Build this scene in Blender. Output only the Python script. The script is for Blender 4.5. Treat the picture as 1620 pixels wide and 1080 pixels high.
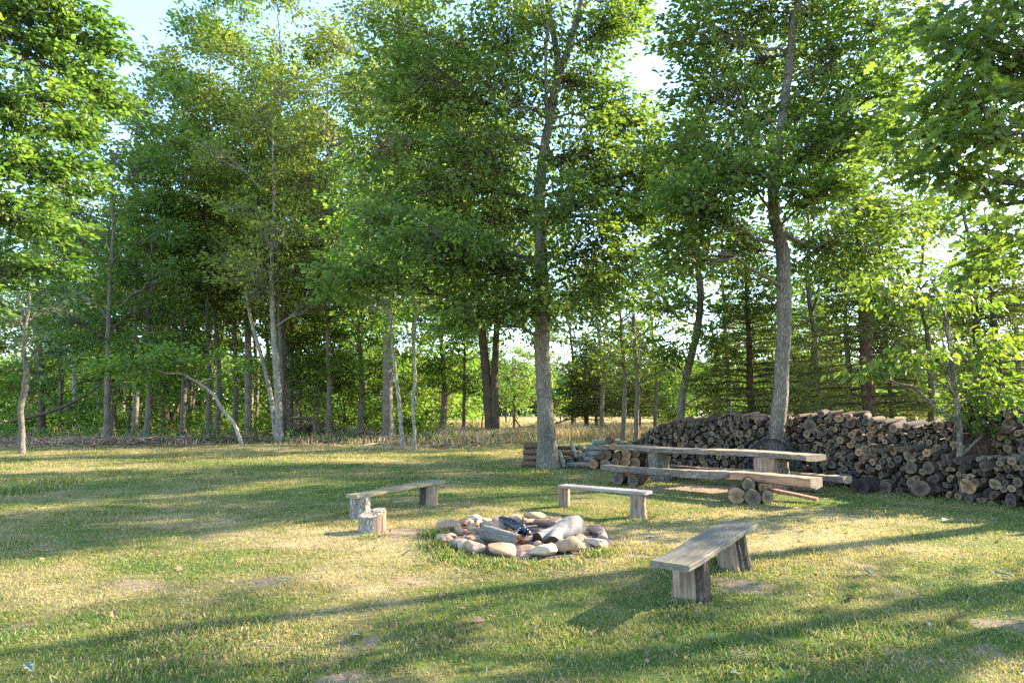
import bpy, bmesh, math, random
import numpy as np
from mathutils import Vector, Matrix, Quaternion
for o in list(bpy.data.objects): bpy.data.objects.remove(o)
S = bpy.context.scene; COL = S.collection
rad = math.radians
# ------------------------------------------------------------------ camera
F, HC = 990.0, 1.6
PITCH = math.atan(110/990)
cam = bpy.data.cameras.new('camera'); camo = bpy.data.objects.new('camera', cam); COL.objects.link(camo)
camo.location = (0, 0, HC); camo.rotation_euler = (rad(90)+PITCH, 0, 0)
cam.sensor_width = 36; cam.lens = F/1620*36; cam.clip_end = 2000; cam.clip_start = .05
S.camera = camo
# ------------------------------------------------------------------ sky and sun
SUN_AZ, SUN_EL = 66.0, 25.0            # azimuth from +Y towards +X
w = bpy.data.worlds.new('World'); S.world = w; w.use_nodes = True
wn = w.node_tree.nodes; bg = wn['Background']
sky = wn.new('ShaderNodeTexSky'); sky.sky_type = 'NISHITA'; sky.sun_disc = False
sky.sun_elevation = rad(SUN_EL); sky.sun_rotation = rad(SUN_AZ)
sky.air_density = 1.0; sky.dust_density = .35; sky.ozone_density = 2.8
w.node_tree.links.new(sky.outputs[0], bg.inputs[0]); bg.inputs[1].default_value = 0.15
sl = bpy.data.lights.new('sun', 'SUN'); sl.energy = 4.0; sl.angle = rad(.6); sl.color = (1, .88, .70)
so = bpy.data.objects.new('sun', sl); COL.objects.link(so)
sd = Vector((math.sin(rad(SUN_AZ))*math.cos(rad(SUN_EL)), math.cos(rad(SUN_AZ))*math.cos(rad(SUN_EL)), math.sin(rad(SUN_EL))))
so.rotation_euler = sd.to_track_quat('Z', 'Y').to_euler(); so.location = (30, 25, 20)
S.view_settings.view_transform = 'Standard'; S.view_settings.look = 'None'
S.view_settings.exposure = 2.68; S.view_settings.gamma = 1
S.render.engine = 'CYCLES'
cy = S.cycles
cy.max_bounces = 12; cy.diffuse_bounces = 9; cy.glossy_bounces = 2; cy.transmission_bounces = 5; cy.transparent_max_bounces = 4; cy.volume_bounces = 0
cy.use_adaptive_sampling = True; cy.adaptive_threshold = .008; cy.sample_clamp_indirect = 4
cy.use_denoising = False
# ------------------------------------------------------------------ projection helpers (photo pixels, 1620 x 1080)
cP, sP = math.cos(PITCH), math.sin(PITCH)
def ray(px, py):
    v = (540-py)/F
    return ((px-810)/F, cP - v*sP, sP + v*cP)
def gp(px, py, z=0.0):
    x, f, u = ray(px, py); t = (z-HC)/u
    return np.array((x*t, f*t, z))
def at(px, py, Y):
    x, f, u = ray(px, py); t = Y/f
    return np.array((x*t, Y, HC+u*t))
# ------------------------------------------------------------------ noise
_tab = np.random.RandomState(7).rand(256, 256)
def vn(x, y, s=0):
    x = np.asarray(x, float)+s*17.3; y = np.asarray(y, float)+s*9.1
    xi = np.floor(x).astype(int); yi = np.floor(y).astype(int); fx = x-xi; fy = y-yi
    fx = fx*fx*(3-2*fx); fy = fy*fy*(3-2*fy)
    a = _tab[xi % 256, yi % 256]; b = _tab[(xi+1) % 256, yi % 256]; c = _tab[xi % 256, (yi+1) % 256]; d = _tab[(xi+1) % 256, (yi+1) % 256]
    return (a*(1-fx)+b*fx)*(1-fy)+(c*(1-fx)+d*fx)*fy
def fbm(x, y, s=0, o=4):
    r = 0; a = .5; t = 0
    for i in range(o):
        r = r+a*vn(x*2**i, y*2**i, s+i); t += a; a *= .55
    return r/t
def sstep(a, b, x):
    t = np.clip((x-a)/(b-a), 0, 1); return t*t*(3-2*t)
# ------------------------------------------------------------------ materials
def new_mat(name):
    m = bpy.data.materials.new(name); m.use_nodes = True
    nt = m.node_tree; nt.nodes.clear(); return m, nt.nodes, nt.links
def ramp(N, stops, interp='LINEAR'):
    r = N.new('ShaderNodeValToRGB'); cr = r.color_ramp; cr.interpolation = interp
    while len(cr.elements) < len(stops): cr.elements.new(.5)
    for e, (p, c) in zip(cr.elements, stops): e.position = p; e.color = (*c, 1)
    return r
def noise(N, L, vec, scale, detail=4, rough=.55, dist=0):
    n = N.new('ShaderNodeTexNoise'); n.inputs['Scale'].default_value = scale; n.inputs['Detail'].default_value = detail
    n.inputs['Roughness'].default_value = rough; n.inputs['Distortion'].default_value = dist
    if vec is not None: L.new(vec, n.inputs['Vector'])
    return n.outputs['Fac']
def mapping(N, L, vec, scale):
    m = N.new('ShaderNodeMapping'); m.inputs['Scale'].default_value = scale; L.new(vec, m.inputs['Vector']); return m.outputs[0]
def math_(N, L, op, a, b=None, c=None, clamp=False):
    m = N.new('ShaderNodeMath'); m.operation = op; m.use_clamp = clamp
    for i, v in enumerate((a, b, c)):
        if v is None: continue
        if isinstance(v, (int, float)): m.inputs[i].default_value = v
        else: L.new(v, m.inputs[i])
    return m.outputs[0]
def mix(N, L, fac, a, b, typ='MIX'):
    m = N.new('ShaderNodeMix'); m.data_type = 'RGBA'; m.blend_type = typ; m.clamp_factor = True
    for s, v in ((0, fac), (6, a), (7, b)):
        if isinstance(v, (int, float)): m.inputs[s].default_value = v
        elif isinstance(v, tuple): m.inputs[s].default_value = (*v, 1)
        else: L.new(v, m.inputs[s])
    return m.outputs[2]
def attr(N, name, out='Fac'):
    a = N.new('ShaderNodeAttribute'); a.attribute_name = name; return a.outputs[out]
def finish(m, N, L, col, rough=.85, bump=None, bstr=.5, bdist=.02, spec=.25):
    p = N.new('ShaderNodeBsdfPrincipled'); o = N.new('ShaderNodeOutputMaterial')
    if isinstance(col, tuple): p.inputs['Base Color'].default_value = (*col, 1)
    else: L.new(col, p.inputs['Base Color'])
    if isinstance(rough, (int, float)): p.inputs['Roughness'].default_value = rough
    else: L.new(rough, p.inputs['Roughness'])
    p.inputs['Specular IOR Level'].default_value = spec
    if bump is not None:
        b = N.new('ShaderNodeBump'); b.inputs['Strength'].default_value = bstr; b.inputs['Distance'].default_value = bdist
        L.new(bump, b.inputs['Height']); L.new(b.outputs[0], p.inputs['Normal'])
    L.new(p.outputs[0], o.inputs[0]); return m
def objcoord(N):
    return N.new('ShaderNodeTexCoord').outputs['Object']

def bark_mat(name, dark, light, stretch=(16, 16, 3.6), lichen=None, bdist=.03):
    m, N, L = new_mat(name); co = objcoord(N); v = mapping(N, L, co, stretch)
    n1 = noise(N, L, v, 1.6, 6, .65, .8)
    vo = N.new('ShaderNodeTexVoronoi'); vo.feature = 'DISTANCE_TO_EDGE'; vo.inputs['Scale'].default_value = 1.7; 
    wv = N.new('ShaderNodeVectorMath'); wv.operation = 'ADD'; L.new(v, wv.inputs[0])
    nn = N.new('ShaderNodeTexNoise'); nn.inputs['Scale'].default_value = 1.2; L.new(v, nn.inputs['Vector']); L.new(nn.outputs['Color'], wv.inputs[1])
    L.new(wv.outputs[0], vo.inputs['Vector'])
    e = math_(N, L, 'MULTIPLY', vo.outputs['Distance'], 3.0, clamp=True)
    h = math_(N, L, 'MULTIPLY_ADD', n1, .6, math_(N, L, 'MULTIPLY', e, .5))
    r = ramp(N, [(.12, dark), (.5, tuple(a*.35+b*.5 for a, b in zip(dark, light))), (.9, light)]); L.new(h, r.inputs[0]); c = r.outputs[0]
    big = noise(N, L, co, 1.3, 3, .6)
    rb = ramp(N, [(.35, (.72, .72, .72)), (.65, (1.15, 1.12, 1.08))]); L.new(big, rb.inputs[0])
    c = mix(N, L, 1.0, c, rb.outputs[0], 'MULTIPLY')
    if lichen:
        l = noise(N, L, co, 5, 5, .7); rl = ramp(N, [(.52, (0, 0, 0)), (.6, (1, 1, 1))]); L.new(l, rl.inputs[0])
        c = mix(N, L, math_(N, L, 'MULTIPLY', rl.outputs[0], .6), c, lichen)
    return finish(m, N, L, c, .9, h, .9, bdist, .15)

def leaf_mat(name, c0, c1, c2, tr, tfac=.46, rough=.5, clump=.8, spec=.35):
    """c0 dark, c1 main, c2 light tone of the leaf; tr colour of light passing through it"""
    m, N, L = new_mat(name); t = attr(N, 'tone')
    r = ramp(N, [(0, c0), (.45, c1), (.93, c2), (.975, (.16, .09, .025))]); L.new(t, r.inputs[0])
    n = noise(N, L, objcoord(N), clump, 3, .6)
    rn = ramp(N, [(.35, (.7, .8, .8)), (.65, (1.25, 1.15, 1.0))]); L.new(n, rn.inputs[0])
    c = mix(N, L, 1.0, r.outputs[0], rn.outputs[0], 'MULTIPLY')
    p = N.new('ShaderNodeBsdfPrincipled'); L.new(c, p.inputs['Base Color']); p.inputs['Roughness'].default_value = rough
    p.inputs['Specular IOR Level'].default_value = spec
    tb = N.new('ShaderNodeBsdfTranslucent'); ct = mix(N, L, 1.0, mix(N, L, .5, c, r.outputs[0]), tr, 'MULTIPLY')
    L.new(ct, tb.inputs[0])
    ms = N.new('ShaderNodeMixShader'); ms.inputs[0].default_value = tfac
    L.new(p.outputs[0], ms.inputs[1]); L.new(tb.outputs[0], ms.inputs[2])
    o = N.new('ShaderNodeOutputMaterial'); L.new(ms.outputs[0], o.inputs[0]); return m

M = {}
M['bark_grey'] = bark_mat('bark_grey', (.04, .032, .023), (.31, .265, .205))
M['bark_oak'] = bark_mat('bark_oak', (.05, .04, .029), (.38, .325, .25), (17, 17, 3.0), None, .07)
M['bark_brown'] = bark_mat('bark_brown', (.03, .02, .014), (.20, .15, .11))
M['bark_red'] = bark_mat('bark_red', (.035, .02, .013), (.21, .13, .09), (22, 22, 2.4))
M['bark_leg'] = bark_mat('bark_leg', (.02, .015, .011), (.13, .10, .075), (22, 22, 6))
M['bark_pale'] = bark_mat('bark_pale', (.09, .075, .055), (.46, .40, .32), (14, 14, 6), (.40, .42, .36))
M['leaf_oak'] = leaf_mat('leaf_oak', (.046, .076, .020), (.098, .138, .034), (.175, .205, .045), (1.8, 2.05, .8))
M['leaf_maple'] = leaf_mat('leaf_maple', (.044, .086, .022), (.09, .146, .036), (.175, .225, .05), (1.75, 2.0, .8))
M['leaf_bright'] = leaf_mat('leaf_bright', (.065, .12, .022), (.125, .195, .035), (.21, .27, .045), (1.8, 2.0, .8))
M['leaf_hickory'] = leaf_mat('leaf_hickory', (.072, .10, .026), (.145, .17, .040), (.25, .255, .065), (1.7, 1.9, .8))
M['leaf_birch'] = leaf_mat('leaf_birch', (.06, .105, .020), (.10, .155, .028), (.17, .215, .038), (1.8, 1.8, .5), .44)
M['leaf_cedar'] = leaf_mat('leaf_cedar', (.052, .068, .022), (.09, .112, .032), (.145, .16, .045), (1.8, 1.8, .7), .38, .7)
M['leaf_shrub'] = leaf_mat('leaf_shrub', (.048, .088, .020), (.085, .15, .03), (.15, .21, .042), (2.0, 2.1, .8))
M['leaf_far'] = leaf_mat('leaf_far', (.06, .09, .055), (.09, .13, .07), (.13, .165, .09), (1.5, 1.6, 1.0), .3, .9)  # distance haze painted into the leaf tones, bluer and greyer

def grass_col(N, L):
    """shared lawn colour from the 'dry' attribute, and fine noise"""
    co = objcoord(N); d = attr(N, 'dry')
    f = noise(N, L, co, 3.0, 5, .65)
    x = math_(N, L, 'ADD', d, math_(N, L, 'MULTIPLY_ADD', f, .7, -.35))
    r = ramp(N, [(.16, (.085, .132, .028)), (.40, (.145, .162, .04)), (.60, (.215, .185, .075)), (.88, (.35, .28, .15))]); L.new(x, r.inputs[0])
    return r.outputs[0], co
def make_ground_mat():
    m, N, L = new_mat('ground_soil_and_grass'); c, co = grass_col(N, L)
    f = noise(N, L, co, 38, 6, .75); rf = ramp(N, [(.3, (.5, .5, .5)), (.7, (1.2, 1.2, 1.2))]); L.new(f, rf.inputs[0])
    c = mix(N, L, 1, c, rf.outputs[0], 'MULTIPLY')
    s = noise(N, L, co, 7, 6, .7); rs = ramp(N, [(.3, (.19, .13, .08)), (.7, (.34, .25, .165))]); L.new(s, rs.inputs[0])
    b = math_(N, L, 'ADD', attr(N, 'bare'), math_(N, L, 'MULTIPLY_ADD', noise(N, L, co, 11, 6, .8), 1.5, -.75))
    rb = ramp(N, [(.35, (0, 0, 0)), (.62, (1, 1, 1))]); L.new(b, rb.inputs[0])
    c = mix(N, L, rb.outputs[0], c, rs.outputs[0])
    # wood floor (leaf litter) and dry meadow
    lf = noise(N, L, co, 12, 5, .8); rl = ramp(N, [(.3, (.07, .05, .03)), (.7, (.24, .17, .11))]); L.new(lf, rl.inputs[0])
    c = mix(N, L, attr(N, 'wood'), c, rl.outputs[0])
    md = noise(N, L, co, .35, 6, .7); rm = ramp(N, [(.3, (.18, .18, .07)), (.55, (.32, .26, .14)), (.75, (.40, .33, .20))]); L.new(md, rm.inputs[0])
    c = mix(N, L, attr(N, 'mead'), c, rm.outputs[0])
    return finish(m, N, L, c, .95, f, .8, .03, .1)
M['ground'] = make_ground_mat()
def blade_mat(name, translucent=.35, straw=False):
    m, N, L = new_mat(name)
    if straw:
        r = ramp(N, [(0, (.18, .18, .065)), (.2, (.28, .18, .11)), (.45, (.36, .27, .165)), (1, (.50, .41, .29))]); L.new(attr(N, 'tone'), r.inputs[0]); c = r.outputs[0]
    else:
        c, co = grass_col(N, L)
        rt = ramp(N, [(0, (.62, .68, .6)), (.5, (1.1, 1.12, .95)), (1, (1.7, 1.5, 1.35))]); L.new(attr(N, 'tone'), rt.inputs[0])
        c = mix(N, L, 1, c, rt.outputs[0], 'MULTIPLY')
        td = ramp(N, [(.74, (0, 0, 0)), (.78, (1, 1, 1))]); L.new(attr(N, 'tone'), td.inputs[0]); c = mix(N, L, math_(N, L, 'MULTIPLY', td.outputs[0], .8), c, (.31, .24, .14))
    p = N.new('ShaderNodeBsdfPrincipled'); L.new(c, p.inputs['Base Color']); p.inputs['Roughness'].default_value = .6; p.inputs['Specular IOR Level'].default_value = .25
    t = N.new('ShaderNodeBsdfTranslucent'); L.new(mix(N, L, 1, c, (1.7, 1.7, 1.0), 'MULTIPLY'), t.inputs[0])
    ms = N.new('ShaderNodeMixShader'); ms.inputs[0].default_value = translucent; L.new(p.outputs[0], ms.inputs[1]); L.new(t.outputs[0], ms.inputs[2])
    o = N.new('ShaderNodeOutputMaterial'); L.new(ms.outputs[0], o.inputs[0]); return m
M['blade'] = blade_mat('lawn_blade'); M['straw'] = blade_mat('straw_blade', .3, True)

def tonerand(N, L):
    oi = N.new('ShaderNodeObjectInfo')
    return math_(N, L, 'FRACT', math_(N, L, 'ADD', oi.outputs['Random'], attr(N, 'tone'))), oi
def log_bark_mat(name, dark, light, tint=None):
    m, N, L = new_mat(name); lp = attr(N, 'lp', 'Vector'); rnd, oi = tonerand(N, L)
    sh = N.new('ShaderNodeVectorMath'); sh.operation = 'ADD'; L.new(lp, sh.inputs[0]); cx = N.new('ShaderNodeCombineXYZ'); L.new(math_(N, L, 'MULTIPLY', rnd, 31.0), cx.inputs[2]); L.new(cx.outputs[0], sh.inputs[1])
    v = mapping(N, L, sh.outputs[0], (2.2, 2.2, 1.1)); h = noise(N, L, v, 2.2, 6, .7, .6)
    r = ramp(N, [(.3, dark), (.68, light)]); L.new(h, r.inputs[0])
    rr = ramp(N, [(0, (.5, .48, .47)), (.35, (.8, .78, .76)), (.7, (1.05, .98, .9)), (1, (1.5, 1.4, 1.3))]); L.new(rnd, rr.inputs[0])
    c = mix(N, L, 1, r.outputs[0], rr.outputs[0], 'MULTIPLY')
    c = mix(N, L, 1, c, oi.outputs['Color'], 'MULTIPLY')
    if tint:
        l = noise(N, L, v, 1.6, 5, .7); rl = ramp(N, [(.45, (0, 0, 0)), (.56, (1, 1, 1))]); L.new(l, rl.inputs[0])
        c = mix(N, L, math_(N, L, 'MULTIPLY', rl.outputs[0], .75), c, tint)
    return finish(m, N, L, c, .9, h, .9, .03, .12)
def log_end_mat(name, core, rim):
    m, N, L = new_mat(name); lp = attr(N, 'lp', 'Vector'); rnd, oi = tonerand(N, L)
    sp = N.new('ShaderNodeSeparateXYZ'); L.new(lp, sp.inputs[0])
    rr = math_(N, L, 'SQRT', math_(N, L, 'ADD', math_(N, L, 'MULTIPLY', sp.outputs[0], sp.outputs[0]), math_(N, L, 'MULTIPLY', sp.outputs[1], sp.outputs[1])))
    n = noise(N, L, lp, 2.4, 4, .6)
    rings = math_(N, L, 'SINE', math_(N, L, 'MULTIPLY', math_(N, L, 'MULTIPLY_ADD', n, .25, rr), 46.0))
    ang = math_(N, L, 'ARCTAN2', sp.outputs[1], sp.outputs[0])
    cxa = N.new('ShaderNodeCombineXYZ'); L.new(math_(N, L, 'MULTIPLY', ang, 2.2), cxa.inputs[0]); L.new(math_(N, L, 'MULTIPLY', rr, .6), cxa.inputs[1]); L.new(math_(N, L, 'MULTIPLY', rnd, 40.0), cxa.inputs[2])
    crack = noise(N, L, cxa.outputs[0], 2.0, 3, .6)
    rc = ramp(N, [(.36, (.25, .25, .25)), (.46, (1, 1, 1))]); L.new(crack, rc.inputs[0])
    rf = math_(N, L, 'ADD', math_(N, L, 'MULTIPLY', rr, .9), math_(N, L, 'MULTIPLY_ADD', n, .5, -.25))
    rk = ramp(N, [(.1, core), (.45, tuple((a+b)/2 for a, b in zip(core, rim))), (.85, rim), (.97, tuple(a*.35 for a in rim))]); L.new(rf, rk.inputs[0])
    c = mix(N, L, 1, rk.outputs[0], rc.outputs[0], 'MULTIPLY')
    rg = ramp(N, [(0, (.82, .82, .82)), (1, (1.08, 1.08, 1.08))]); L.new(math_(N, L, 'MULTIPLY_ADD', rings, .5, .5), rg.inputs[0])
    c = mix(N, L, 1, c, rg.outputs[0], 'MULTIPLY')
    r2 = ramp(N, [(0, (.42, .42, .46)), (.4, (.75, .74, .74)), (.75, (1.1, 1.0, .88)), (1, (1.6, 1.35, 1.1))]); L.new(rnd, r2.inputs[0])
    c = mix(N, L, 1, c, r2.outputs[0], 'MULTIPLY'); c = mix(N, L, 1, c, oi.outputs['Color'], 'MULTIPLY')
    return finish(m, N, L, c, .9, rings, .3, .01, .1)
M['log_bark'] = log_bark_mat('log_bark', (.036, .026, .018), (.22, .166, .122))
M['log_end'] = log_end_mat('log_cut_end', (.08, .064, .049), (.22, .174, .13))
M['log_bark_lichen'] = log_bark_mat('log_bark_lichen', (.09, .075, .06), (.28, .235, .19), (.30, .315, .265))
M['log_end_fresh'] = log_end_mat('log_fresh_cut_end', (.20, .135, .085), (.29, .21, .14))
M['log_end_grey'] = log_end_mat('log_grey_cut_end', (.15, .135, .12), (.33, .295, .25))
M['log_end_brown'] = log_end_mat('log_brown_cut_end', (.10, .05, .03), (.24, .13, .08))

def plank_mat(name, dark, light, axis=0, moss=None, gs=22):
    m, N, L = new_mat(name); co = objcoord(N); sc = [gs, gs, gs]; sc[axis] = 1.2
    v = mapping(N, L, co, tuple(sc)); g = noise(N, L, v, 1.5, 6, .7, .3)
    r = ramp(N, [(.28, dark), (.66, light)]); L.new(g, r.inputs[0]); c = r.outputs[0]
    b = noise(N, L, co, 3.5, 4, .6); rb = ramp(N, [(.3, (.7, .7, .7)), (.7, (1.15, 1.12, 1.1))]); L.new(b, rb.inputs[0])
    c = mix(N, L, 1, c, rb.outputs[0], 'MULTIPLY')
    if moss:
        q = noise(N, L, co, 9, 5, .7); rq = ramp(N, [(.5, (0, 0, 0)), (.62, (1, 1, 1))]); L.new(q, rq.inputs[0])
        c = mix(N, L, math_(N, L, 'MULTIPLY', rq.outputs[0], .45), c, moss)
    return finish(m, N, L, c, .8, g, .7, .012, .2)
M['plank_grey'] = plank_mat('weathered_grey_plank', (.062, .05, .036), (.225, .19, .14), 0, (.12, .125, .045))
M['plank_silver'] = plank_mat('silver_plank', (.12, .10, .088), (.32, .285, .25))
M['plank_tan'] = plank_mat('tan_plank', (.11, .08, .045), (.34, .27, .16), 0, (.2, .18, .07))
M['slab_top'] = plank_mat('slab_top', (.17, .12, .07), (.40, .31, .21))
M['slab_red'] = plank_mat('slab_red', (.14, .065, .035), (.42, .23, .13), 0, None, 14)
M['slab_bark'] = bark_mat('slab_bark', (.06, .045, .035), (.33, .27, .21), (4, 22, 22), None, .04)
M['wood_debarked'] = plank_mat('debarked_wood', (.04, .024, .016), (.38, .27, .18), 2, (.13, .09, .065), 22)
def stone_mat():
    m, N, L = new_mat('field_stone'); co = objcoord(N); oi = N.new('ShaderNodeObjectInfo')
    n = noise(N, L, co, 9, 8, .7); r = ramp(N, [(.3, (.62, .60, .58)), (.7, (1.2, 1.18, 1.15))]); L.new(n, r.inputs[0])
    c = mix(N, L, 1, oi.outputs['Color'], r.outputs[0], 'MULTIPLY')
    n2 = noise(N, L, co, 55, 3, .8); r2 = ramp(N, [(.35, (.7, .7, .7)), (.6, (1.05, 1.05, 1.05))]); L.new(n2, r2.inputs[0])
    c = mix(N, L, 1, c, r2.outputs[0], 'MULTIPLY')
    n3 = noise(N, L, co, 4, 4, .6); r3 = ramp(N, [(.56, (0, 0, 0)), (.68, (1, 1, 1))]); L.new(n3, r3.inputs[0])
    c = mix(N, L, math_(N, L, 'MULTIPLY', r3.outputs[0], .4), c, (.33, .18, .11))
    return finish(m, N, L, c, .75, math_(N, L, 'ADD', n, math_(N, L, 'MULTIPLY', n2, .3)), .6, .02, .3)
M['stone'] = stone_mat()
def char_mat():
    m, N, L = new_mat('charred_wood'); co = objcoord(N)
    vo = N.new('ShaderNodeTexVoronoi'); vo.inputs['Scale'].default_value = 26; L.new(co, vo.inputs['Vector'])
    r = ramp(N, [(.1, (.035, .04, .055)), (.7, (.008, .008, .01))]); L.new(vo.outputs['Distance'], r.inputs[0])
    return finish(m, N, L, r.outputs[0], .38, vo.outputs['Distance'], .8, -.02, .6)
M['char'] = char_mat()
def plain(name, c, rough=.7, spec=.3, var=.3, sc=8):
    m, N, L = new_mat(name); n = noise(N, L, objcoord(N), sc, 5, .7)
    r = ramp(N, [(.3, tuple(x*(1-var) for x in c)), (.7, tuple(x*(1+var) for x in c))]); L.new(n, r.inputs[0])
    return finish(m, N, L, r.outputs[0], rough, n, .3, .01, spec)
M['log_smooth'] = plain('grey_barkless_wood', (.20, .185, .16), .9, .1, .55, 9)
M['wire'] = plain('black_wire', (.018, .018, .02), .5, .4)
M['ash'] = plain('ash_and_soil', (.13, .105, .085), .95, .1, .6, 16)
M['post'] = plain('old_post_wood', (.17, .13, .10), .9, .1, .4, 14)
M['deadleaf'] = plain('dead_leaf', (.24, .14, .075), .8, .2, .4, 3)
M['paleleaf'] = plain('pale_leaf_underside', (.14, .165, .115), .7, .3, .3, 5)
M['stick'] = plain('stick_bark', (.22, .175, .13), .9, .1, .45, 5)
# ------------------------------------------------------------------ geometry helpers
class Geo:
    def __init__(s): s.V = []; s.L = []; s.S = []; s.MI = []; s.n = 0; s.A = {}; s.SM = []
    def add(s, V, Fc, mi=0, smooth=True, **at_):
        V = np.asarray(V, np.float32).reshape(-1, 3); Fc = np.asarray(Fc, np.int64)
        for k, v in at_.items():
            s.A.setdefault(k, []).append((s.n, np.broadcast_to(np.asarray(v, np.float32), (len(V), 3) if (np.ndim(v) == 2 or isinstance(v, tuple)) else (len(V),))))
        s.V.append(V); s.L.append((Fc+s.n).ravel()); s.S.append(np.full(len(Fc), Fc.shape[1])); s.MI.append(np.full(len(Fc), mi)); s.SM.append(np.full(len(Fc), smooth)); s.n += len(V)
    def mesh(s, name, mats):
        me = bpy.data.meshes.new(name)
        if s.n:
            V = np.concatenate(s.V); Lp = np.concatenate(s.L); Sz = np.concatenate(s.S); MI = np.concatenate(s.MI); SM = np.concatenate(s.SM)
            me.vertices.add(len(V)); me.vertices.foreach_set('co', V.ravel())
            me.loops.add(len(Lp)); me.loops.foreach_set('vertex_index', Lp.astype(np.int32))
            me.polygons.add(len(Sz)); st = np.concatenate(([0], np.cumsum(Sz)[:-1])).astype(np.int32)
            me.polygons.foreach_set('loop_start', st); me.polygons.foreach_set('material_index', MI.astype(np.int32)); me.polygons.foreach_set('use_smooth', SM.astype(bool))
            for k, lst in s.A.items():
                vec = any(a.ndim == 2 for _, a in lst)
                buf = np.zeros((len(V), 3) if vec else len(V), np.float32)
                for o0, a in lst: buf[o0:o0+len(a)] = a
                at2 = me.attributes.new(k, 'FLOAT_VECTOR' if vec else 'FLOAT', 'POINT'); at2.data.foreach_set('vector' if vec else 'value', buf.ravel())
            me.update(calc_edges=True)
        for m in mats: me.materials.append(M[m] if isinstance(m, str) else m)
        return me
def link(name, me, parent=None, loc=None, label=None, cat=None, group=None, kind=None):
    o = bpy.data.objects.new(name, me); COL.objects.link(o)
    if parent is not None: o.parent = parent
    if loc is not None: o.location = loc
    if label: o['label'] = label
    if cat: o['category'] = cat
    if group: o['group'] = group
    if kind: o['kind'] = kind
    return o
def root(name, loc, label, cat, group=None, rz=0):
    o = link(name, None, None, loc, label, cat, group); o.rotation_euler.z = rz; o.empty_display_size = .2; return o
def nrm(v): return v/np.maximum(np.linalg.norm(v, axis=-1, keepdims=True), 1e-9)
def tubes(geo, P, R, k=6, mi=0, caps=False, capmi=None, rng=None, lump=0., **at_):
    """P (m,n,3) centre lines, R (m,n) radii"""
    P = np.asarray(P, float); R = np.asarray(R, float)
    if P.ndim == 2: P = P[None]; R = R[None]
    m, n, _ = P.shape; T = nrm(np.gradient(P, axis=1)); mt = np.abs(T.mean(1))
    ref = np.zeros((m, 3)); ref[np.arange(m), mt.argmin(1)] = 1; ref = ref[:, None, :]
    A = nrm(np.cross(T, ref)); B = np.cross(T, A)
    a = np.linspace(0, 2*math.pi, k, endpoint=False)
    RR = R[:, :, None]*np.ones(k)
    if lump and rng is not None:
        ph = rng.rand(m, 1, 3)*6.28; zz = np.arange(n)[None, :, None]*.6
        RR = RR*(1+lump*(np.sin(2*a+ph[..., :1]+zz)*.5+np.sin(3*a+ph[..., 1:2]-zz*.7)*.35+np.sin(5*a+ph[..., 2:3]+zz*1.3)*.25)+rng.normal(0, lump*.25, (m, n, k)))
    V = P[:, :, None]+A[:, :, None]*(np.cos(a)[:, None]*RR[..., None])+B[:, :, None]*(np.sin(a)[:, None]*RR[..., None])
    idx = np.arange(m*n*k).reshape(m, n, k); i2 = np.roll(idx, -1, 2)
    Q = np.stack([idx[:, :-1], i2[:, :-1], i2[:, 1:], idx[:, 1:]], -1).reshape(-1, 4)[:, ::-1]
    base = geo.n; geo.add(V.reshape(-1, 3), Q, mi, **at_)
    if caps:
        for j in range(m):
            for e, rev in ((0, False), (n-1, True)):
                ring = V[j, e]; c = ring.mean(0)
                Vc = np.vstack([ring, c+(ring-c)*.5, c]); ii = np.arange(k); jj = (ii+1) % k
                f1 = np.stack([ii, jj, jj+k, ii+k], -1); f2 = np.stack([ii+k, jj+k, np.full(k, 2*k)], -1)
                if rev: f1 = f1[:, ::-1]; f2 = f2[:, ::-1]
                cm = mi if capmi is None else capmi
                geo.add(Vc, f1, cm, False, **at_); n0 = geo.n-len(Vc)
                geo.L.append((f2+n0).ravel()); geo.S.append(np.full(k, 3)); geo.MI.append(np.full(k, cm)); geo.SM.append(np.full(k, False))
    return V
LEAVES = {
 'diamond': (np.array([(0, 0, 0), (.45, .32, .06), (1, 0, -.04), (.45, -.32, .06)]), [(0, 1, 2), (0, 2, 3)]),
 'oval': (np.array([(0, 0, 0), (.28, .26, .05), (.68, .25, .03), (1, 0, -.08), (.68, -.25, .03), (.28, -.26, .05)]), [(0, 1, 2, 3), (0, 3, 4, 5)]),
 'lobed': (np.array([(0, 0, 0), (.25, .12, .03), (.34, .30, .05), (.46, .13, .03), (.60, .34, .03), (.70, .12, 0), (.84, .2, -.03), (1, 0, -.08),
                     (.84, -.2, -.03), (.70, -.12, 0), (.60, -.34, .03), (.46, -.13, .03), (.34, -.30, .05), (.25, -.12, .03)]),
           [(0, 1, 3), (1, 2, 3), (0, 3, 5), (3, 4, 5), (0, 5, 7), (5, 6, 7), (0, 7, 9), (7, 8, 9), (0, 9, 11), (9, 10, 11), (0, 11, 13), (11, 12, 13)]),
 'narrow': (np.array([(0, 0, 0), (.4, .16, .02), (1, 0, -.05), (.4, -.16, .02)]), [(0, 1, 2), (0, 2, 3)]),
}
def add_leaves(geo, rng, Pos, Dir, Nor, size, kind='diamond', mi=0, tone=None):
    T, Fc = LEAVES[kind]; n = len(Pos); k = len(T); Dir = nrm(Dir); Sd = nrm(np.cross(Nor, Dir)); Nn = np.cross(Dir, Sd)
    s = np.asarray(size).reshape(-1, 1, 1)*np.ones((n, 1, 1))
    V = Pos[:, None]+s*(Dir[:, None]*T[None, :, :1]+Sd[:, None]*T[None, :, 1:2]+Nn[:, None]*T[None, :, 2:3])
    Fa = np.array(Fc); Fi = (np.arange(n)[:, None, None]*k+Fa[None]).reshape(-1, Fa.shape[1])
    if tone is None: tone = rng.rand(n)
    geo.add(V.reshape(-1, 3), Fi, mi, False, tone=np.repeat(tone, k))
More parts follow.
